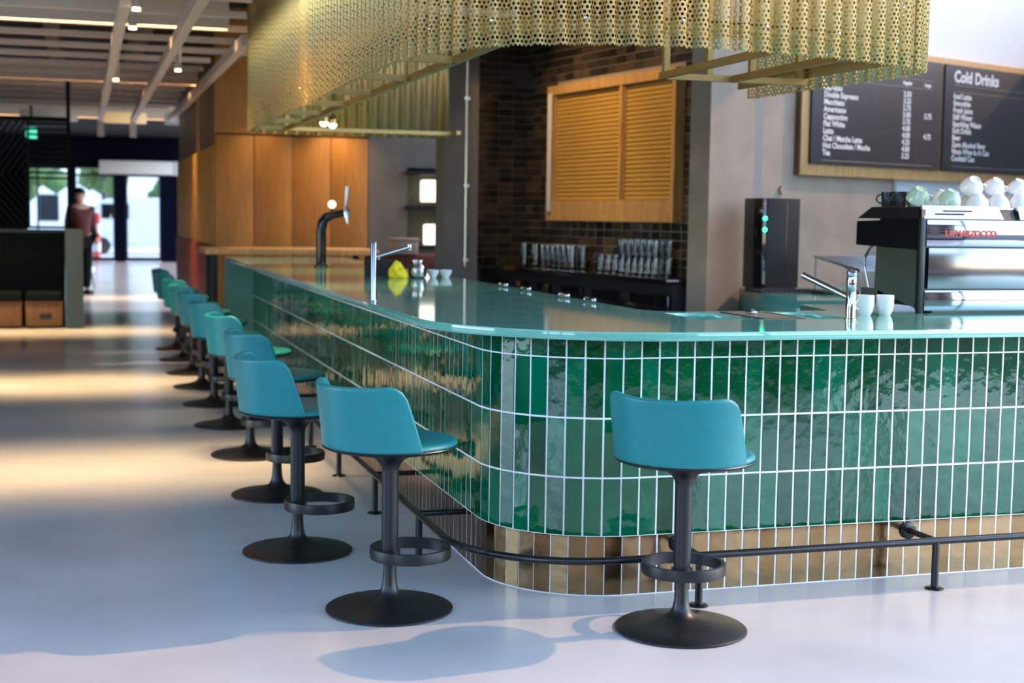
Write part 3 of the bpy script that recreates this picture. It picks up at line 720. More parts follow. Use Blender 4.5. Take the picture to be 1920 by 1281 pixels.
def build_stools():
    t = thing('bar_stool', (0, 0, 0), '', 'bar stool', 'teal bar stools along the tiled bar')
    lathe('base', [(0, .0), (.240, .0), (.243, .003), (.243, .008), (.236, .013), (.17, .024), (.11, .036), (.066, .048), (.043, .062), (.032, .082), (.027, .11), (.0245, .15), (.024, .19), (0, .19)], 'black_metal', t, 64)
    lathe('column', [(0, .185), (.0315, .185), (.032, .19), (.032, .535), (.0345, .552), (.043, .568), (.056, .582), (.08, .594), (.13, .606), (.19, .617), (.240, .627), (.255, .633), (.258, .638), (.255, .642), (0, .642)], 'black_metal', t, 64)
    lathe('seat_pad', [(0, .640), (.248, .640), (.2535, .645), (.254, .651), (.248, .659), (.235, .663), (.15, .661), (0, .657)], 'teal_leather', t, 64)
    link('backrest', back_mesh(), None, t)
    bm = bmesh.new(); n = 56; ro, ri, h = .156, .141, .042; rings = []
    prof = [(ro, -.5), (ro+.002, 0), (ro, .5), (ri, .5), (ri, -.5)]
    for i in range(n):
        a = 2*PI*i/n; rings.append([bm.verts.new((r*math.cos(a), r*math.sin(a), k*h)) for r, k in prof])
    for i in range(n):
        a, b = rings[i], rings[(i+1) % n]
        for k in range(5): j = (k+1) % 5; bm.faces.new((a[k], a[j], b[j], b[k]))
    ring = link('foot_ring', mesh_of(bm, 'foot_ring', 'black_metal', 35), None, t, (.103, 0, .208))
    lathe('clamp', [(.026, .186), (.040, .186), (.040, .229), (.026, .229)], 'black_metal', t, 32)
    first = 'teal leather bar stool '
    data = [((2.089, 4.655), 46, 'drawn up alone to the straight front of the tiled bar'),
            ((1.109, 5.178), 27, 'beside the rounded bar corner, first along the long side'),
            ((.905, 6.187), 11, 'second along the long side from the rounded bar corner'),
            ((.985, 7.485), 12, 'third along the long side from the rounded bar corner'),
            ((.99, 8.784), 8, 'fourth along the long side from the rounded bar corner'),
            ((.982, 10.05), 12, 'fifth along the long side from the rounded bar corner'),
            ((.98, 11.2), 10, 'sixth along the long side from the rounded bar corner'),
            ((.977, 12.35), 8, 'seventh along the long side from the rounded bar corner'),
            ((.98, 13.45), 12, 'eighth along the long side from the rounded bar corner'),
            ((.98, 14.7), 5, 'pushed up beside the oak high table'),
            ((1.0, 15.9), 5, 'at the red panelled wall, last of the row')]
    for i, ((x, y), a, lb) in enumerate(data):
        o = t if i == 0 else copy_tree(t)
        o.location = (x, y, 0); o.rotation_euler = (0, 0, math.radians(a)); o['label'] = first+lb
    ring.location = (.103*math.cos(.30), .103*math.sin(.30), .208)      # this stool's ring is turned a little

# ------------------------------------------------------------------ canopy
def build_canopy():
    zb, zt = 2.16, 3.45
    t = thing('brass_canopy', (2.4, 7, zb), 'corrugated perforated brass canopy hanging over the bar', 'canopy'); base = Vector(t.location)
    ctrl = [(3.0, 11.75), (2.5, 11.8), (1.6, 11.8), (1.36, 11.72), (1.295, 11.45), (1.29, 10.5), (1.29, 9.0), (1.29, 7.6), (1.292, 6.7), (1.315, 6.0), (1.375, 5.67), (1.47, 5.43), (1.62, 5.26), (1.80, 5.15), (2.0, 5.085),
            (2.257, 5.05), (2.752, 5.11), (3.109, 5.22), (3.378, 5.33), (3.52, 5.43), (3.575, 5.58), (3.565, 5.8), (3.51, 6.44), (3.485, 7.1)]
    P = Path(smooth_path(ctrl, .02)); pitch = .092; amp = .019; spw = 10
    nwave = int(P.len/pitch); per_sheet = 11; si = 0
    def pos(s):
        p, d = P.at(s); n = Vector((d.y, -d.x)); ph = s/pitch*2*PI
        # trapezoidal-ish wave
        a = max(-1, min(1, 1.45*math.sin(ph))); a = math.sin(a*PI/2)
        return p+n*amp*a
    while si < nwave:
        ns = min(per_sheet, nwave-si); bm = bmesh.new(); uvl = bm.loops.layers.uv.new('UVMap'); cols = []; u = si*pitch*1.35; prev = None
        for k in range(ns*spw+1):
            s = (si+k/spw)*pitch; q = pos(s)
            if prev is not None: u += (q-prev).length
            prev = q
            cols.append((bm.verts.new((q.x-base.x, q.y-base.y, 0)), bm.verts.new((q.x-base.x, q.y-base.y, zt-zb)), u))
        for a, b in zip(cols, cols[1:]):
            f = bm.faces.new((a[0], b[0], b[1], a[1]))
            for lp, (uu, vv) in zip(f.loops, ((a[2], 0), (b[2], 0), (b[2], zt-zb), (a[2], zt-zb))): lp[uvl].uv = (uu, vv)
        me = bpy.data.meshes.new('perforated_sheet'); bm.to_mesh(me); bm.free(); me.materials.append(M['perforated_brass'])
        for p in me.polygons: p.use_smooth = True
        o = link('perforated_sheet', me, None, t); md = o.modifiers.new('thick', 'SOLIDIFY'); md.thickness = .0016; md.offset = 0
        si += ns
    # fixing screws
    bm = bmesh.new(); add_lathe(bm, [(0, 0), (.007, 0), (.006, .003), (0, .005)], 12, Matrix.Rotation(PI/2, 4, 'X')); sm = mesh_of(bm, 'screw', 'steel', 40)
    for k in range(0, nwave, 4):
        s = (k+.25)*pitch; p, d = P.at(s); n = Vector((d.y, -d.x))
        if n.dot(p-Vector((2.4, 8))) < 0: n = -n
        q = pos(s)+n*.002; q2 = pos(s+pitch/2)+n*.002
        if (q2-p).dot(n) > (q-p).dot(n): q = q2
        link('screw', sm, None, t, (q.x-base.x, q.y-base.y, .10), (0, 0, math.atan2(n.y, n.x)+PI/2))
    # inner frame of brass tube
    fr = []
    def bar(x0, y0, x1, y1, z, wd=.018, h=.02):
        return ((x0, y0), (x1, y1), z, wd, h)
    zf = .035
    def rail(name, a, b, z, wd=.035, h=.03):
        a, b = Vector(a), Vector(b); L = (b-a).length; ang = math.atan2(b.y-a.y, b.x-a.x)
        o = box(name, (0, L, -wd/2, wd/2, -h/2, h/2), 'brass', t, 0, (a.x-base.x, a.y-base.y, z), (0, 0, ang)); return o
    def post(x, y, z0, z1, wd=.035): return box('frame_post', (-wd/2, wd/2, -wd/2, wd/2, z0, z1), 'brass', t, 0, (x-base.x, y-base.y, 0))
    xr = 1.60
    rail('frame_rail', (xr, 5.45), (xr, 11.6), zf)
    rail('frame_rail', (xr, 11.58), (3.0, 11.58), zf); rail('frame_rail', (3.0, 11.6), (3.0, 11.4), zf)
    for k in range(7):
        y = 6.15+k*.9
        rail('tie', (1.31, y), (xr, y), zf); post(xr, y, zf, zt-zb); 
    yb = 6.4
    rail('frame_rail', (2.70, yb), (3.50, yb), zf)
    rail('tie', (2.70, yb), (2.70, 5.14), zf); rail('tie', (3.08, yb), (3.08, 5.25), zf)
    for x in (2.72, 2.95, 3.18, 3.44): post(x, yb, zf, zt-zb, .03)
    # curved strap behind the sheets near the lower edge
    for (s0, s1) in ((3.0, P.len),):
        bm = bmesh.new(); n = 220; prev = None
        for i in range(n+1):
            s = s0+(s1-s0)*i/n; p, d = P.at(s); nn = Vector((d.y, -d.x))
            if nn.dot(p-Vector((2.4, 8))) < 0: nn = -nn
            q = p-nn*.034
            cur = [bm.verts.new((q.x-base.x, q.y-base.y, z)) for z in (.055, .115)]
            if prev: bm.faces.new((prev[0], cur[0], cur[1], prev[1]))
            prev = cur
        o = link('strap', mesh_of(bm, 'strap', 'brass', 60), None, t); md = o.modifiers.new('thick', 'SOLIDIFY'); md.thickness = .006
    # rods to the ceiling
    for x, y in ((xr, 6.15), (xr, 8.85), (xr, 11.55), (2.72, yb), (3.44, yb)):
        tube('hanger_rod', [(x-base.x, y-base.y, zt-zb-.02), (x-base.x, y-base.y, (3.75 if y > 8.3 else 6.5)-zb)], .008, 'black_metal', t, 8)
    # downlights inside the canopy
    for i, (x, y) in enumerate(((1.77, 10.75), (1.87, 10.95))):
        d = thing('canopy_downlight', (x, y, 2.19), ['brass canopy downlight, left of the bright pair above the beer tap', 'brass canopy downlight, right of the bright pair above the beer tap'][i], 'lamp')
        lathe('housing', [(.036, .01), (.040, .01), (.040, .05), (.02, .07), (0, .07)], 'brass', d, 20)
        bm = bmesh.new(); bmesh.ops.create_icosphere(bm, subdivisions=2, radius=.03); link('bulb', mesh_of(bm, 'bulb', 'bulb_glow', 60), None, d, (0, 0, .01))
        tube('stem', [(0, 0, .07), (0, 0, 1.56)], .006, 'black_metal', d, 8)
        ld = bpy.data.lights.new('down', 'SPOT'); ld.energy = 40; ld.color = (1, .74, .42); ld.spot_size = 1.7; ld.spot_blend = .8; ld.shadow_soft_size = .03
        lo = bpy.data.objects.new('down_light', ld); COL.objects.link(lo); lo.parent = d; lo.location = (0, 0, -.03)

# ------------------------------------------------------------------ back wall: dark tiles, shutters, counter, glasses
DA = Vector((4.6, 10.4)); DD = Vector((-.17, .985)).normalized(); DN = Vector((-DD.y, DD.x))     # DN points into the bar
def dk(t_, off=0): p = DA+DD*t_+DN*off; return (p.x, p.y)
def build_back_wall():
    ang = math.atan2(DD.y, DD.x)
    o = struct(boxes('wall_back', [(-.75, 2.75, -.2, 0, 0, 3.75)], 'dark_grout', None, (DA.x, DA.y, 0), (0, 0, ang)))
    tm = tile_mesh('wall_tile', .145, .064, .008, 'brown_glaze')
    def field(x0, x1, z0, z1, skip=None):
        nx = int((x1-x0)/.152); nz = int((z1-z0)/.071); out = []
        for j in range(nz):
            for i in range(nx):
                x = x0+(i+.5)*.152; z = z0+(j+.5)*.071
                if skip and skip[0] < x < skip[1] and skip[2] < z < skip[3]: continue
                out.append((x, z))
        return out
    rnd = random.Random(5)
    def lay(parent, pts, flip, budget):
        bm = bmesh.new(); k = 0
        pts.sort(key=lambda q: abs(q[1]-2.2))
        for x, z in pts:
            rot = Matrix.Rotation(PI if flip else 0, 4, 'Z') @ Matrix.Rotation(rnd.gauss(0, .01), 4, 'X') @ Matrix.Rotation(rnd.gauss(0, .01), 4, 'Z')
            if k < budget:
                q = link('wall_tile', tm, None, parent, (x, 0, z)); q.rotation_euler = rot.to_euler()
            else:
                c = tm.copy(); c.transform(Matrix.Translation((x, 0, z)) @ rot); bm.from_mesh(c); bpy.data.meshes.remove(c)
            k += 1
        if len(bm.verts): q = link('further_tiles', mesh_of(bm, 'further_tiles', 'brown_glaze'), None, parent); q['kind'] = 'stuff'
        else: bm.free()
    lay(o, field(-.6, 2.75, 1.05, 3.5, (.0-.05, 2.18, 1.48, 2.72)), True, 300)
    # return wall facing the viewer
    c = dk(2.75); e = Vector((-.985, -.17)).normalized(); a2 = math.atan2(e.y, e.x)
    o2 = struct(boxes('wall_return', [(-.2, .70, -.2, 0, 0, 3.75)], 'dark_grout', None, (c[0], c[1], 0), (0, 0, a2)))
    lay(o2, field(0, .69, 1.05, 3.5), True, 300)
    # concrete pilaster with conduit
    pl = struct(box('wall_pilaster', (3.14, 3.45, 12.4, 12.75, 0, 3.75), 'concrete_dark'))
    t = thing('conduit', (3.33, 12.37, 1.05), 'thin steel conduit pipe running up the concrete pilaster', 'pipe')
    tube('pipe', [(0, 0, 0), (0, 0, 2.7)], .014, 'steel', t)
    for z in (.05, .72, 1.5): box('clip', (-.025, .025, -.012, .03, z, z+.025), 'steel', t)
    # shuttered hatch
    t = thing('shuttered_hatch', (DA.x, DA.y, 1.48), 'two-leaf orange roller shutter in a wooden frame on the dark tiled wall', 'shutter', None, ang)
    L = 2.15
    boxes('frame', [(0, L, .0, .10, 0, .18), (0, L, 0, .10, 1.15, 1.23), (0, .05, 0, .10, .18, 1.15), (L-.10, L, 0, .10, .18, 1.15)], 'oak', t)
    box('mullion', (.84, .88, .0, .09, .18, 1.15), 'oak', t)
    bm = bmesh.new(); prof = [(.0, 0), (.020, .004), (.026, .018), (.018, .032), (0, .036)]
    for x in (0, 1):
        vs_ = [bm.verts.new((x, y, z)) for y, z in prof]
        if x == 0: a_ = vs_
        else: b_ = vs_
    for k in range(len(prof)-1): bm.faces.new((a_[k], b_[k], b_[k+1], a_[k+1]))
    bm.faces.new(a_); bm.faces.new(b_[::-1]); slat = mesh_of(bm, 'shutter_slat', 'shutter_orange', 50)
    for x0, x1 in ((.05, .84), (.88, L-.10)):
        for k in range(26):
            s = link('shutter_slat', slat, None, t, (x0, .02, .18+k*.0373)); s.scale = (x1-x0, 1, 1)
    box('guide_strip', (L-.11, L-.06, .10, .13, .08, 1.16), 'white_paint', t, .01)  # metal guide, coloured white to stand in for its window reflection
    # dark back counter with fridge fronts
    t = thing('back_counter', (DA.x, DA.y, 0), 'black back counter with bottle fridge doors under the shuttered hatch', 'counter', None, ang)
    box('top', (-.62, 2.75, .0, .55, 1.02, 1.055), 'gloss_black', t, .004)
    box('carcass', (-.60, 2.74, .0, .48, .05, 1.02), 'black_plastic', t)
    box('plinth', (-.58, 2.7, .0, .42, 0, .05), 'black_plastic', t)
    for k in range(5):
        x = -.58+k*.66
        d = box('fridge_door', (x, x+.64, .485, .51, .1, .93), 'gloss_black', t, .006)
        box('handle', (x+.05, x+.07, .51, .535, .35, .8), 'steel', d)
    # two unseen spots added to brighten the shutters and the dark tiles
    for i, (x, y) in enumerate(((3.2, 10.6), (3.15, 11.7))):
        d = thing('track_spot', (x, y, 3.45), ['black track spot aimed at the shutters, nearer the concrete pillar', 'black track spot aimed at the shutters, nearer the tiled corner'][i], 'lamp')
        lathe('housing', [(.034, 0), (.04, 0), (.04, .14), (0, .14)], 'black_metal', d, 16); lathe('lamp_face', [(0, .012), (.034, .012)], 'lamp_glow', d, 16)
        tube('stem', [(0, 0, .14), (0, 0, .30)], .008, 'black_metal', d, 8)
        ld = bpy.data.lights.new('track', 'SPOT'); ld.energy = 92; ld.color = (1, .66, .30); ld.spot_size = 1.5; ld.spot_blend = .9; ld.shadow_soft_size = .04
        lo = bpy.data.objects.new('track_light', ld); COL.objects.link(lo); lo.parent = d; lo.location = (0, 0, -.03)
        lo.rotation_euler = (Vector((4.42-x, .35, -1.5))).to_track_quat('-Z', 'Y').to_euler()
    # glassware
    prof = [(0, .002), (.030, .002), (.033, .006), (.041, .135), (.0395, .135), (.0315, .010), (0, .009)]
    bm = bmesh.new(); add_lathe(bm, prof, 18); gm = mesh_of(bm, 'glass', 'glassware', 40)
    bm = bmesh.new(); add_lathe(bm, [(0, .002), (.036, .002), (.04, .008), (.045, .20), (.0435, .20), (.038, .012), (0, .010)], 18); gt = mesh_of(bm, 'tall_glass', 'glassware', 40)
    def glass(x, off, z, tall, lb, gp):
        p = dk(x, off); o = link('drinking_glass' if not tall else 'tall_glass', gt if tall else gm, None, None, (p[0], p[1], z))
        tag(o, lb, 'glass', gp)
    n = 0
    for x, hgt in ((.02, 2), (.12, 2), (.22, 2), (.32, 2), (.42, 2), (.52, 2)):
        for off in (.12, .25):
            for k in range(hgt):
                lb = 'clear tumbler in the lower layer of the stacked group by the concrete pillar' if k == 0 else 'clear tumbler on top of another in the group by the concrete pillar'
                glass(x, off, 1.056+k*.137, False, lb, 'tumblers stacked by the concrete pillar' if k == 0 else 'upper tumblers of the stacked group')
    for x in (.66, .78, .9, 1.02): glass(x, .16, 1.056, False, 'short clear tumbler in the single row between the two glass groups', 'single tumblers on the back counter')
    for x in (1.4, 1.5, 1.6, 1.7, 1.8, 1.9):
        for off in (.12, .24): glass(x, off, 1.056, True, 'tall clear beer glass in the group near the tiled corner', 'tall beer glasses on the back counter')
    for x in (2.15, 2.38): glass(x, .2, 1.056, True, 'tall clear beer glass standing apart close to the tiled corner', 'two separate beer glasses')

# ------------------------------------------------------------------ concrete wall with menus
PH = math.radians(22); WS = Vector((4.4, 9.5)); WD = Vector((math.cos(PH), math.sin(PH))); WN = Vector((math.sin(PH), -math.cos(PH)))
def wp(s, off=0, z=0): p = WS+WD*s+WN*off; return Vector((p.x, p.y, z))
def build_menu_wall():
    o = struct(boxes('wall_menu', [(0, 2.22, 0, .20, 0, 6.5)], 'concrete', None, (WS.x, WS.y, 0), (0, 0, PH)))
    o = struct(box('wall_white', (2.24, 7, .0, .2, 1.86, 6.5), 'white_wall', None, 0, (WS.x, WS.y, 0), (0, 0, PH)))
    o = struct(box('wall_grey', (2.24, 7, .02, .2, .0, 1.86), 'grey_wall', None, 0, (WS.x, WS.y, 0), (0, 0, PH)))
    t = thing('formwork_plug', wp(.81, .0, 1.744), 'round pale plug in the concrete wall above the black cabinet', 'plug', None, PH)
    lathe('disc', [(0, -.004), (.033, -.004), (.036, .006), (.036, .02), (0, .02)], 'concrete', t, 24, None, (-PI/2, 0, 0)).rotation_euler = (PI/2, 0, 0)
    t = thing('pillar_strip', wp(2.22, 0, 0), 'grey metal edge strip where concrete meets the grey wall', 'trim strip', None, PH)
    box('strip', (-.02, .02, -.02, .01, 0, 1.85), 'steel', t)
    # menu boards
    fr = thing('menu_surround', wp(.958, 0, 1.862), 'oak surround fixed to the concrete wall behind the menu boards', 'surround', None, PH)
    box('backing', (0, 3.75, -.055, 0, 0, 1.04), 'oak', fr, .002)
    box('side_return', (-.012, 0, -.05, 0, .0, 1.04), 'brown_wood', fr)
    def board(s0, s1, label, lines):
        t = thing('menu_board', wp(s0, .058, 1.95), label, 'menu board', None, PH)
        box('panel', (0, s1-s0, -.022, 0, 0, .90), 'menu_black', t, .002)
        for kind, x, z, txt, size, al in lines:
            if kind == 'rule': box('rule', (x, x+size, -.0228, -.022, z, z+.004), 'concrete', t)
            else: text_mesh(kind, txt, size, 'menu_text', t, (x, -.0225, z), (PI/2, 0, 0), al, .0045 if kind == 'heading' else .0016)
    L = [('heading', .14, .80, 'Hot Drinks', .125, 'LEFT'), ('rule', .13, .735, '', 1.45, ''), ('rule', .13, .665, '', 1.45, ''),
         ('column_head', 1.21, .70, 'Regular', .040, 'CENTER'), ('column_head', 1.49, .70, 'Large', .040, 'CENTER')]
    items = [('Espresso', '2.50'), ('Double Espresso', '3.25'), ('Macchiato', '2.75'), ('Americano', '3.00'), ('Cappuccino', '3.75'), ('Flat White', '4.00'), ('Latte', '4.00'), ('Chai / Matcha Latte', '4.25'), ('Hot Chocolate / Mocha', '4.00'), ('Tea', '3.25')]
    for k, (a, b) in enumerate(items):
        z = .597-k*.0562
        L += [('menu_line', .14, z, a, .062, 'LEFT'), ('price', 1.265, z+.012, b, .062, 'RIGHT')]
        if k == 3: L.append(('price', 1.56, z+.012, '3.75', .062, 'RIGHT'))
        if k == 6: L.append(('price', 1.56, z+.012, '4.75', .062, 'RIGHT'))
    L.append(('rule', .13, .03, '', 1.45, ''))
    board(1.045, 2.745, 'dark menu board listing hot coffees with two price columns', L)
    L = [('heading', .125, .80, 'Cold Drinks', .135, 'LEFT'), ('rule', .125, .73, '', 1.4, ''), ('rule', .125, .675, '', 1.4, '')]
    for k, a in enumerate(['Iced Latte', 'Smoothie', 'Fresh Juice', 'Still Water', 'Sparkling Water', 'Soft Drink', 'Beer', 'Zero Alcohol Beer', 'Vinca Wine In A Can', 'Cocktail Can']):
        L.append(('menu_line', .125, .637-k*.0585, a, .066, 'LEFT'))
    L.append(('rule', .125, .04, '', 1.4, ''))
    board(2.785, 4.45, 'dark menu board headed Cold Drinks', L)
    # green back counter
    poly = [(4.317, 8.0), (6.6, 8.12), (6.75, 10.2), (4.72, 9.60)]
    t = thing('green_back_counter', (4.6, 8.3, 0), 'green stone back counter in front of the concrete wall', 'counter'); b = Vector(t.location)
    for nm, z0, z1, m, pl in (('top', .95, 1.0, 'backtop_green', poly), ('side_panel', 0, .95, 'panel_green', [(4.317, 8.0), (4.36, 8.0), (4.76, 9.60), (4.72, 9.60)]), ('drawer_front', .05, .95, 'panel_wood', [(4.38, 8.06), (6.5, 8.17), (6.55, 10.1), (4.76, 9.55)])):
        o = prism(nm, pl, z0, z1, m); o.data.transform(Matrix.Translation(-b)); o.parent = t
    # tall black control cabinet
    t = thing('black_cabinet', (4.80, 9.26, 1.0), 'tall black cabinet with green lights on the green back counter', 'cabinet', None, math.radians(7))
    box('casing', (-.125, .155, -.12, .12, .02, .665), 'black_plastic', t, .004); box('front_strip', (-.165, -.125, -.12, .12, .02, .665), 'gloss_black', t, .004)
    box('seam', (.040, .043, -.1215, -.12, .08, .64), 'gloss_black', t)
    box('base', (-.15, .14, -.11, .11, 0, .02), 'black_metal', t)
    for z in (.52, .44):
        bm = bmesh.new(); bmesh.ops.create_icosphere(bm, subdivisions=2, radius=.016); link('green_lamp', mesh_of(bm, 'green_lamp', 'led_green', 60), None, t, (-.148, -.125, z))
    bm = bmesh.new(); bmesh.ops.create_icosphere(bm, subdivisions=2, radius=.005); link('red_lamp', mesh_of(bm, 'red_lamp', 'led_red', 60), None, t, (-.148, -.122, .625))
    box('switch_panel', (-.158, -.133, -.123, -.12, .05, .15), 'steel_dark', t)
    t = thing('bar_mat', (4.72, 8.95, 1.0), 'ribbed black rubber bar mat in front of the black cabinet', 'mat', None, math.radians(7))
    box('mat', (-.23, .33, -.10, .12, .002, .012), 'rubber', t)
    for k in range(14): box('rib', (-.22+k*.04, -.20+k*.04, -.09, .11, .012, .02), 'rubber', t)
    t = thing('drying_rack', (4.98, 8.32, 1.0), 'sloping steel wire drying rack on the green back counter', 'rack')
    tube('side_rail', [(0, 0, .178), (.14, .88, .248)], .010, 'dark_chrome', t, 8); tube('side_rail', [(.95, .03, .178), (1.08, .9, .248)], .010, 'dark_chrome', t, 8)
    for k in range(10):
        f = k/9; tube('wire', [(.14*f, .88*f, .178+.07*f), (.95+.13*f, .03+.87*f, .178+.07*f)], .005, 'dark_chrome', t, 6)
    for x, y, z in ((0.01, .02, .178), (.14, .86, .246), (.95, .05, .18), (1.07, .88, .246)): tube('leg', [(x, y, 0.002), (x, y, z)], .008, 'dark_chrome', t, 8)
    t = thing('cutting_board', (5.0, 8.75, 1.001), 'thin dark tray lying on the green back counter under the rack', 'tray')
    box('board', (-.1, .3, -.1, .1, 0, .02), 'black_plastic', t, .004); box('handle', (.3, .38, -.02, .02, .004, .016), 'black_plastic', t, .003)

# ------------------------------------------------------------------ espresso machine and cups
def cup_mesh(kind):
    bm = bmesh.new()
    if kind == 'mug': prof = [(0, .0), (.026, .0), (.028, .004), (.036, .02), (.041, .045), (.042, .095), (.0385, .095), (.037, .045), (.03, .016), (0, .010)]
    elif kind == 'bowl': prof = [(0, .004), (.022, .004), (.024, 0), (.027, 0), (.028, .005), (.044, .022), (.055, .045), (.058, .066), (.054, .066), (.050, .044), (.036, .02), (0, .012)]
    else: prof = [(0, 0), (.036, 0), (.040, .005), (.041, .075), (.037, .075), (.036, .01), (0, .008)]
    add_lathe(bm, prof, 28)
    return bm
def handle_mesh(kind, m):
    bm = bmesh.new()
    a = {'mug': (.040, .05, .022), 'bowl': (.050, .042, .016), 'straight': (.040, .04, .022)}[kind]
    add_tube(bm, [(a[0]+a[2]*1.1*math.sin(PI*k/8), 0, a[1]+a[2]*math.cos(PI*k/8)) for k in range(9)], .0045, 8)
    return mesh_of(bm, 'handle', m, 50)
def build_machine():
    x0, x1, y0, zt = 3.85, 4.95, 5.90, 1.068
    t = thing('espresso_machine', (x0, y0, zt), 'chrome and black espresso machine with red lettering on the worktop', 'coffee machine')
    W_, D = x1-x0, .56
    # side profile plate (left and right)
    def side(x, name):
        bm = bmesh.new()
        for pr, m in (([(.0, .015), (.03, .015), (.03, .50), (0, .50)], 0), ([(0, .305), (.59, .318), (.59, .44), (0, .455)], 0)):
            a = [bm.verts.new((x, y, z)) for y, z in pr]; b = [bm.verts.new((x+.02, y, z)) for y, z in pr]
            bm.faces.new(a); bm.faces.new(b[::-1])
            for k in range(4): j = (k+1) % 4; bm.faces.new((a[k], b[k], b[j], a[j]))
        return link(name, mesh_of(bm, name, 'gloss_black'), None, t)
    side(0, 'side_panel'); side(W_-.02, 'side_panel')
    for x in (.005, W_-.015):
        bm = bmesh.new(); pr = [(.03, .02), (.41, .10), (.40, .315), (.03, .308)]
        a = [bm.verts.new((x, y, z)) for y, z in pr]; b = [bm.verts.new((x+.01, y, z)) for y, z in pr]
        bm.faces.new(a); bm.faces.new(b[::-1])
        for k in range(4): j = (k+1) % 4; bm.faces.new((a[k], b[k], b[j], a[j]))
        link('side_mirror', mesh_of(bm, 'side_mirror', 'steel'), None, t)
    box('body', (.02, W_-.02, .02, .40, .03, .455), 'steel_dark', t)
    box('group_housing', (.02, W_-.02, .40, .58, .32, .44), 'steel_dark', t)
    box('drip_base', (.02, W_-.02, .35, .56, .03, .10), 'steel', t)
    pn = box('lettered_panel', (.025, W_-.025, -.012, .02, .322, .452), 'chrome', t, .004)
    box('middle_panel', (.045, W_-.045, -.004, .02, .118, .316), 'brushed_steel', t, .003)
    box('lower_panel', (.025, W_-.025, -.012, .02, .012, .112), 'chrome', t, .004)
    box('corner_post', (-.004, .025, -.006, .02, .0, .46), 'black_metal', t, .003)
    text_mesh('lettering', 'LA MARZOCCO', .040, 'red_text', pn, (.125, -.0135, .385), (PI/2, 0, 0), 'LEFT', .0022, .002, 1.0)
    # sloped cup-tray surround
    bm = bmesh.new()
    def frustum(a0, a1, b0, b1, z0, z1, ins):
        lo_ = [bm.verts.new(v) for v in ((a0, b0, z0), (a1, b0, z0), (a1, b1, z0), (a0, b1, z0))]
        hi_ = [bm.verts.new(v) for v in ((a0+ins, b0+ins, z1), (a1-ins, b0+ins, z1), (a1-ins, b1-ins, z1), (a0+ins, b1-ins, z1))]
        for k in range(4): j = (k+1) % 4; bm.faces.new((lo_[k], lo_[j], hi_[j], hi_[k]))
        bm.faces.new(hi_); bm.faces.new(lo_[::-1])
    frustum(.0, .012, .0, .58, .455, .512, .0)
    bm.free(); bm = bmesh.new(); frustum(0, W_, .01, .585, .455, .512, .05); link('top_surround', mesh_of(bm, 'top_surround', 'steel_dark'), None, t)
    bm = bmesh.new()
    for a0, a1 in ((.0, .46), (.54, .62), (.70, W_)):
        v = [bm.verts.new(p) for p in ((a0+.01, -.008, .456), (a1-.002, -.008, .456), (a1-.012, .035, .520), (a0+.022, .035, .520))]
        w_ = [bm.verts.new(p) for p in ((a0+.01, .02, .456), (a1-.002, .02, .456), (a1-.012, .05, .520), (a0+.022, .05, .520))]
        bm.faces.new(v); bm.faces.new(w_[::-1])
        for k in range(4): j = (k+1) % 4; bm.faces.new((v[k], w_[k], w_[j], v[j]))
    link('top_rail', mesh_of(bm, 'top_rail', 'brushed_steel'), None, t)
    for a0, z, y in ((.13, .495, .0175), (.08, .480, .0075), (.80, .495, .0175), (.76, .480, .0075)):
        box('slot', (a0, a0+.16, y-.004, y+.004, z-.002, z+.002), 'black_metal', t)
    box('cup_tray', (.05, W_-.05, .05, .53, .505, .514), 'steel', t)
    for x in (.06, W_-.10):
        for y in (.06, .42): lathe('foot', [(0, 0), (.03, 0), (.033, .004), (.033, .02), (.025, .035), (0, .035)], 'black_metal', t, 20, (x+.02, y, 0))
    tube('steam_wand', [(.03, .44, .34), (.03, .50, .30), (.02, .535, .25), (.02, .53, .2), (.03, .50, .10)], [.007, .008, .008, .0055, .0055], 'chrome', t, 10)
    for k in range(3): lathe('group_head', [(0, 0), (.034, 0), (.036, .01), (.036, .06), (0, .06)], 'chrome', t, 24, (.25+k*.3, .49, .265))
    # cups on top
    me = {}
    for kind in ('mug', 'bowl', 'straight'):
        for m in ('cup_white', 'cup_green', 'cup_black'):
            me[kind, m] = (mesh_of(cup_mesh(kind), 'cup', m, 45), handle_mesh(kind, m))
    def cup(kind, m, loc, rot, label, group=None):
        o = thing('coffee_cup', loc, label, 'cup', group); o.rotation_euler = rot
        link('bowl', me[kind, m][0], None, o); link('handle', me[kind, m][1], None, o)
    zc = zt+.515; U = PI
    cup('straight', 'cup_black', (x0+.10, 6.35, zc), (0, 0, 2.5), 'black mug at the corner of the espresso machine top, behind its twin')
    cup('straight', 'cup_black', (x0+.10, 6.245, zc), (0, 0, 3.4), 'black mug beside the pale green cup on the espresso machine')
    cup('bowl', 'cup_green', (x0+.125, 6.105, zc+.088), (U+.55, .15, -.3), 'pale green cup tipped against the black mugs on the machine')
    cup('bowl', 'cup_green', (x0+.20, 6.26, zc+.068), (U, 0, 1.0), 'pale green cup upside down behind the tipped green cup')
    cup('bowl', 'cup_green', (x0+.245, 6.01, zc+.080), (U+.40, 0, .3), 'pale green cup upside down at the machine edge, showing a white foot')
    cup('bowl', 'cup_white', (x0+.29, 6.15, zc+.082), (U+.3, .1, .2), 'white cup upside down behind the pale green cup on the machine')
    wh = 'white cup upside down in the front row on the espresso machine'
    for k, (dx, yy) in enumerate(((.385, 6.015), (.508, 6.015), (.631, 6.015), (.754, 6.015), (.877, 6.015), (1.0, 6.015))):
        cup('bowl', 'cup_white', (x0+dx, yy, zc+.067), (U, 0, .7*k), wh, 'white cups in the front row on the machine')
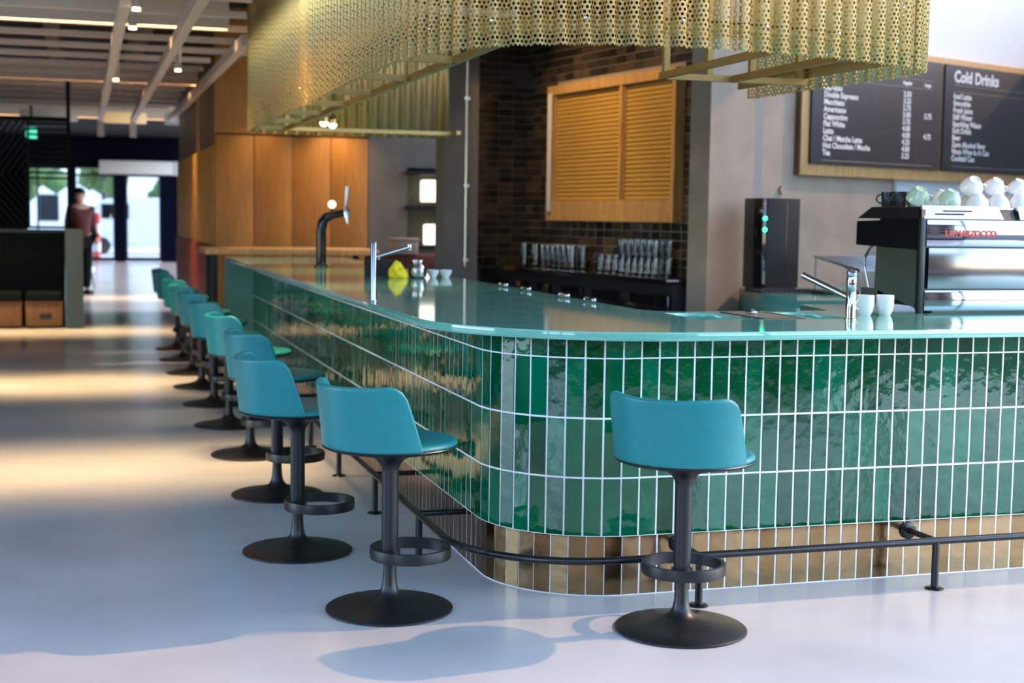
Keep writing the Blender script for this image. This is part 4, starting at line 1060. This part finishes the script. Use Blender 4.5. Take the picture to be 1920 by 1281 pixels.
    for k, dx in enumerate((.445, .57, .695, .82, .945)):
        cup('bowl', 'cup_white', (x0+dx, 6.155, zc+.067), (U, 0, k), 'white cup upside down in the second row on the espresso machine', 'white cups in the second row on the machine')
    for k, (dx, tx, ty) in enumerate(((.405, .75, .1), (.54, .55, .2), (.675, .4, .1), (.81, .6, -.2), (.945, .4, .1))):
        cup('bowl', 'cup_white', (x0+dx, 6.065, zc+.140), (U+tx, ty, .15*k-.3), 'white cup tipped on top of the other white cups, foot towards the hall', 'white cups of the upper layer on the machine')
    # cups on the worktop
    cup('mug', 'cup_white', (3.50, 5.80, zt), (0, 0, 3.4), 'white handled mug on the worktop beside the chrome mixer tap')
    cup('mug', 'cup_white', (3.605, 5.80, zt), (0, 0, .6), 'white mug on the worktop beside the espresso machine')
    # chrome mixer tap
    t = thing('mixer_tap', (3.268, 5.535, zt), 'thick chrome mixer tap by the worktop basin', 'tap')
    lathe('column', [(0, 0), (.026, 0), (.026, .006), (.0225, .009), (.0225, .125), (.021, .127), (.0225, .129), (.0225, .19), (.021, .193), (.0225, .196), (.0225, .216), (.019, .219), (0, .219)], 'chrome', t, 28)
    tube('spout', [(-.005, .01, .10), (-.12, .22, .19)], .0165, 'dark_chrome', t, 16)
    tube('lever', [(0, .0, .216), (-.035, .03, .245)], .004, 'black_metal', t, 8)

def build_bar_items():
    zt = 1.068
    t = thing('slim_tap', (1.415, 7.05, zt), 'slim tall chrome tap at the seating edge of the worktop', 'tap')
    lathe('column', [(0, 0), (.017, 0), (.0155, .003), (.0155, .292), (.013, .296), (0, .296)], 'chrome', t, 24)
    tube('spout', [(.01, 0, .222), (.19, .02, .275)], .0085, 'chrome', t, 12); lathe('nozzle', [(0, 0), (.011, 0), (.013, .012), (.011, .03), (0, .03)], 'chrome', t, 16, (.192, .02, .257))
    t = thing('beer_tap', (1.905, 11.7, zt), 'black swan-neck beer tap with a round badge on the worktop', 'beer tap')
    lathe('base', [(0, 0), (.06, 0), (.06, .01), (.045, .02), (0, .02)], 'black_metal', t, 24)
    tube('neck', [(0, 0, .01), (.0, 0, .30), (.012, 0, .37), (.04, 0, .41), (.09, 0, .43), (.19, 0, .45)], [.042, .042, .042, .040, .034, .028], 'gloss_black', t, 18)
    lathe('badge', [(0, -.012), (.030, -.012), (.034, 0), (.030, .012), (0, .012)], 'panel_glow', t, 24, (.085, -.03, .52), (PI/2, 0, 0)); tube('badge_stem', [(.10, 0, .43), (.095, 0, .5)], .01, 'black_metal', t, 8)
    tube('faucet', [(.2, 0, .50), (.205, -.02, .44), (.21, -.03, .36)], [.02, .022, .012], 'chrome', t, 12)
    tube('tap_handle', [(.205, 0, .5), (.22, 0, .67)], [.014, .024], 'steel', t, 12); lathe('collar', [(0, 0), (.024, 0), (.024, .05), (0, .05)], 'chrome', t, 16, (.19, 0, .46), (0, PI/2, 0))
    # things left on the far worktop
    t = thing('yellow_cloth', (2.10, 9.62, zt), 'crumpled yellow cloth on the worktop', 'cloth')
    bm = bmesh.new(); bmesh.ops.create_icosphere(bm, subdivisions=4, radius=.075)
    from mathutils import noise
    for v in bm.verts:
        k = 1+.25*noise.noise(v.co*18)+.3*noise.noise(v.co*9); v.co *= k; v.co.z = max(0, v.co.z*.95+.05); 
        s_ = 1-.45*min(1, v.co.z/.12); v.co.x *= s_; v.co.y *= s_
    link('cloth', mesh_of(bm, 'cloth', 'yellow_cloth', 80), None, t)
    t = thing('till_block', (2.03, 9.95, zt), 'small dark caddy behind the yellow cloth on the worktop', 'caddy')
    boxes('body', [(-.09, .14, -.05, -.04, 0, .12), (-.09, .14, .04, .05, 0, .12), (-.09, -.08, -.04, .04, 0, .12), (.13, .14, -.04, .04, 0, .12), (-.08, .13, -.04, .04, 0, .01)], 'black_plastic', t)
    tube('handle', [(.0, -.04, .12), (0, -.03, .16), (0, .03, .16), (0, .04, .12)], .005, 'steel', t, 8)
    t = thing('glass_jar', (2.255, 9.66, zt), 'round glass jar beside the yellow cloth', 'jar')
    lathe('jar', [(0, 0), (.05, 0), (.062, .012), (.066, .05), (.055, .09), (.045, .10), (.045, .115), (.043, .115), (.043, .10), (.05, .085), (.06, .05), (.055, .015), (0, .008)], 'glassware', t, 28)
    lathe('lid', [(0, .115), (.047, .115), (.047, .125), (.015, .13), (0, .14)], 'steel', t, 24); lathe('contents', [(0, .01), (.05, .012), (.05, .035), (0, .05)], 'white_paint', t, 20)
    for i, x in enumerate((2.375, 2.47)):
        t = thing('sugar_bowl', (x, 9.70, zt), ['small white bowl next to the glass jar', 'small white bowl at the inner edge of the worktop'][i], 'bowl')
        lathe('bowl', [(0, 0), (.022, 0), (.024, .006), (.04, .03), (.045, .055), (.042, .055), (.036, .03), (.02, .01), (0, .009)], 'cup_white', t, 24)
    for i, y in enumerate((8.42, 7.95, 7.26, 6.85)):
        t = thing('chrome_handle', (2.515, y, zt), 'short chrome bar lying on the inner edge of the worktop', 'handle', 'chrome bars along the inner worktop edge')
        tube('grip', [(0, -.06, .014), (0, .06, .014)], .009, 'chrome', t, 12)
        for yy in (-.06, .06):
            bm = bmesh.new(); bmesh.ops.create_icosphere(bm, subdivisions=2, radius=.014); link('knob', mesh_of(bm, 'knob', 'chrome', 60), None, t, (0, yy, .014))

build_setting(); build_street(); build_far(); build_ceiling(); build_wood_block(); build_back_wall(); build_menu_wall()
build_bar(); build_worktop(); build_foot_rail(); build_canopy(); build_stools(); build_machine(); build_bar_items()
build_booth(); build_person()
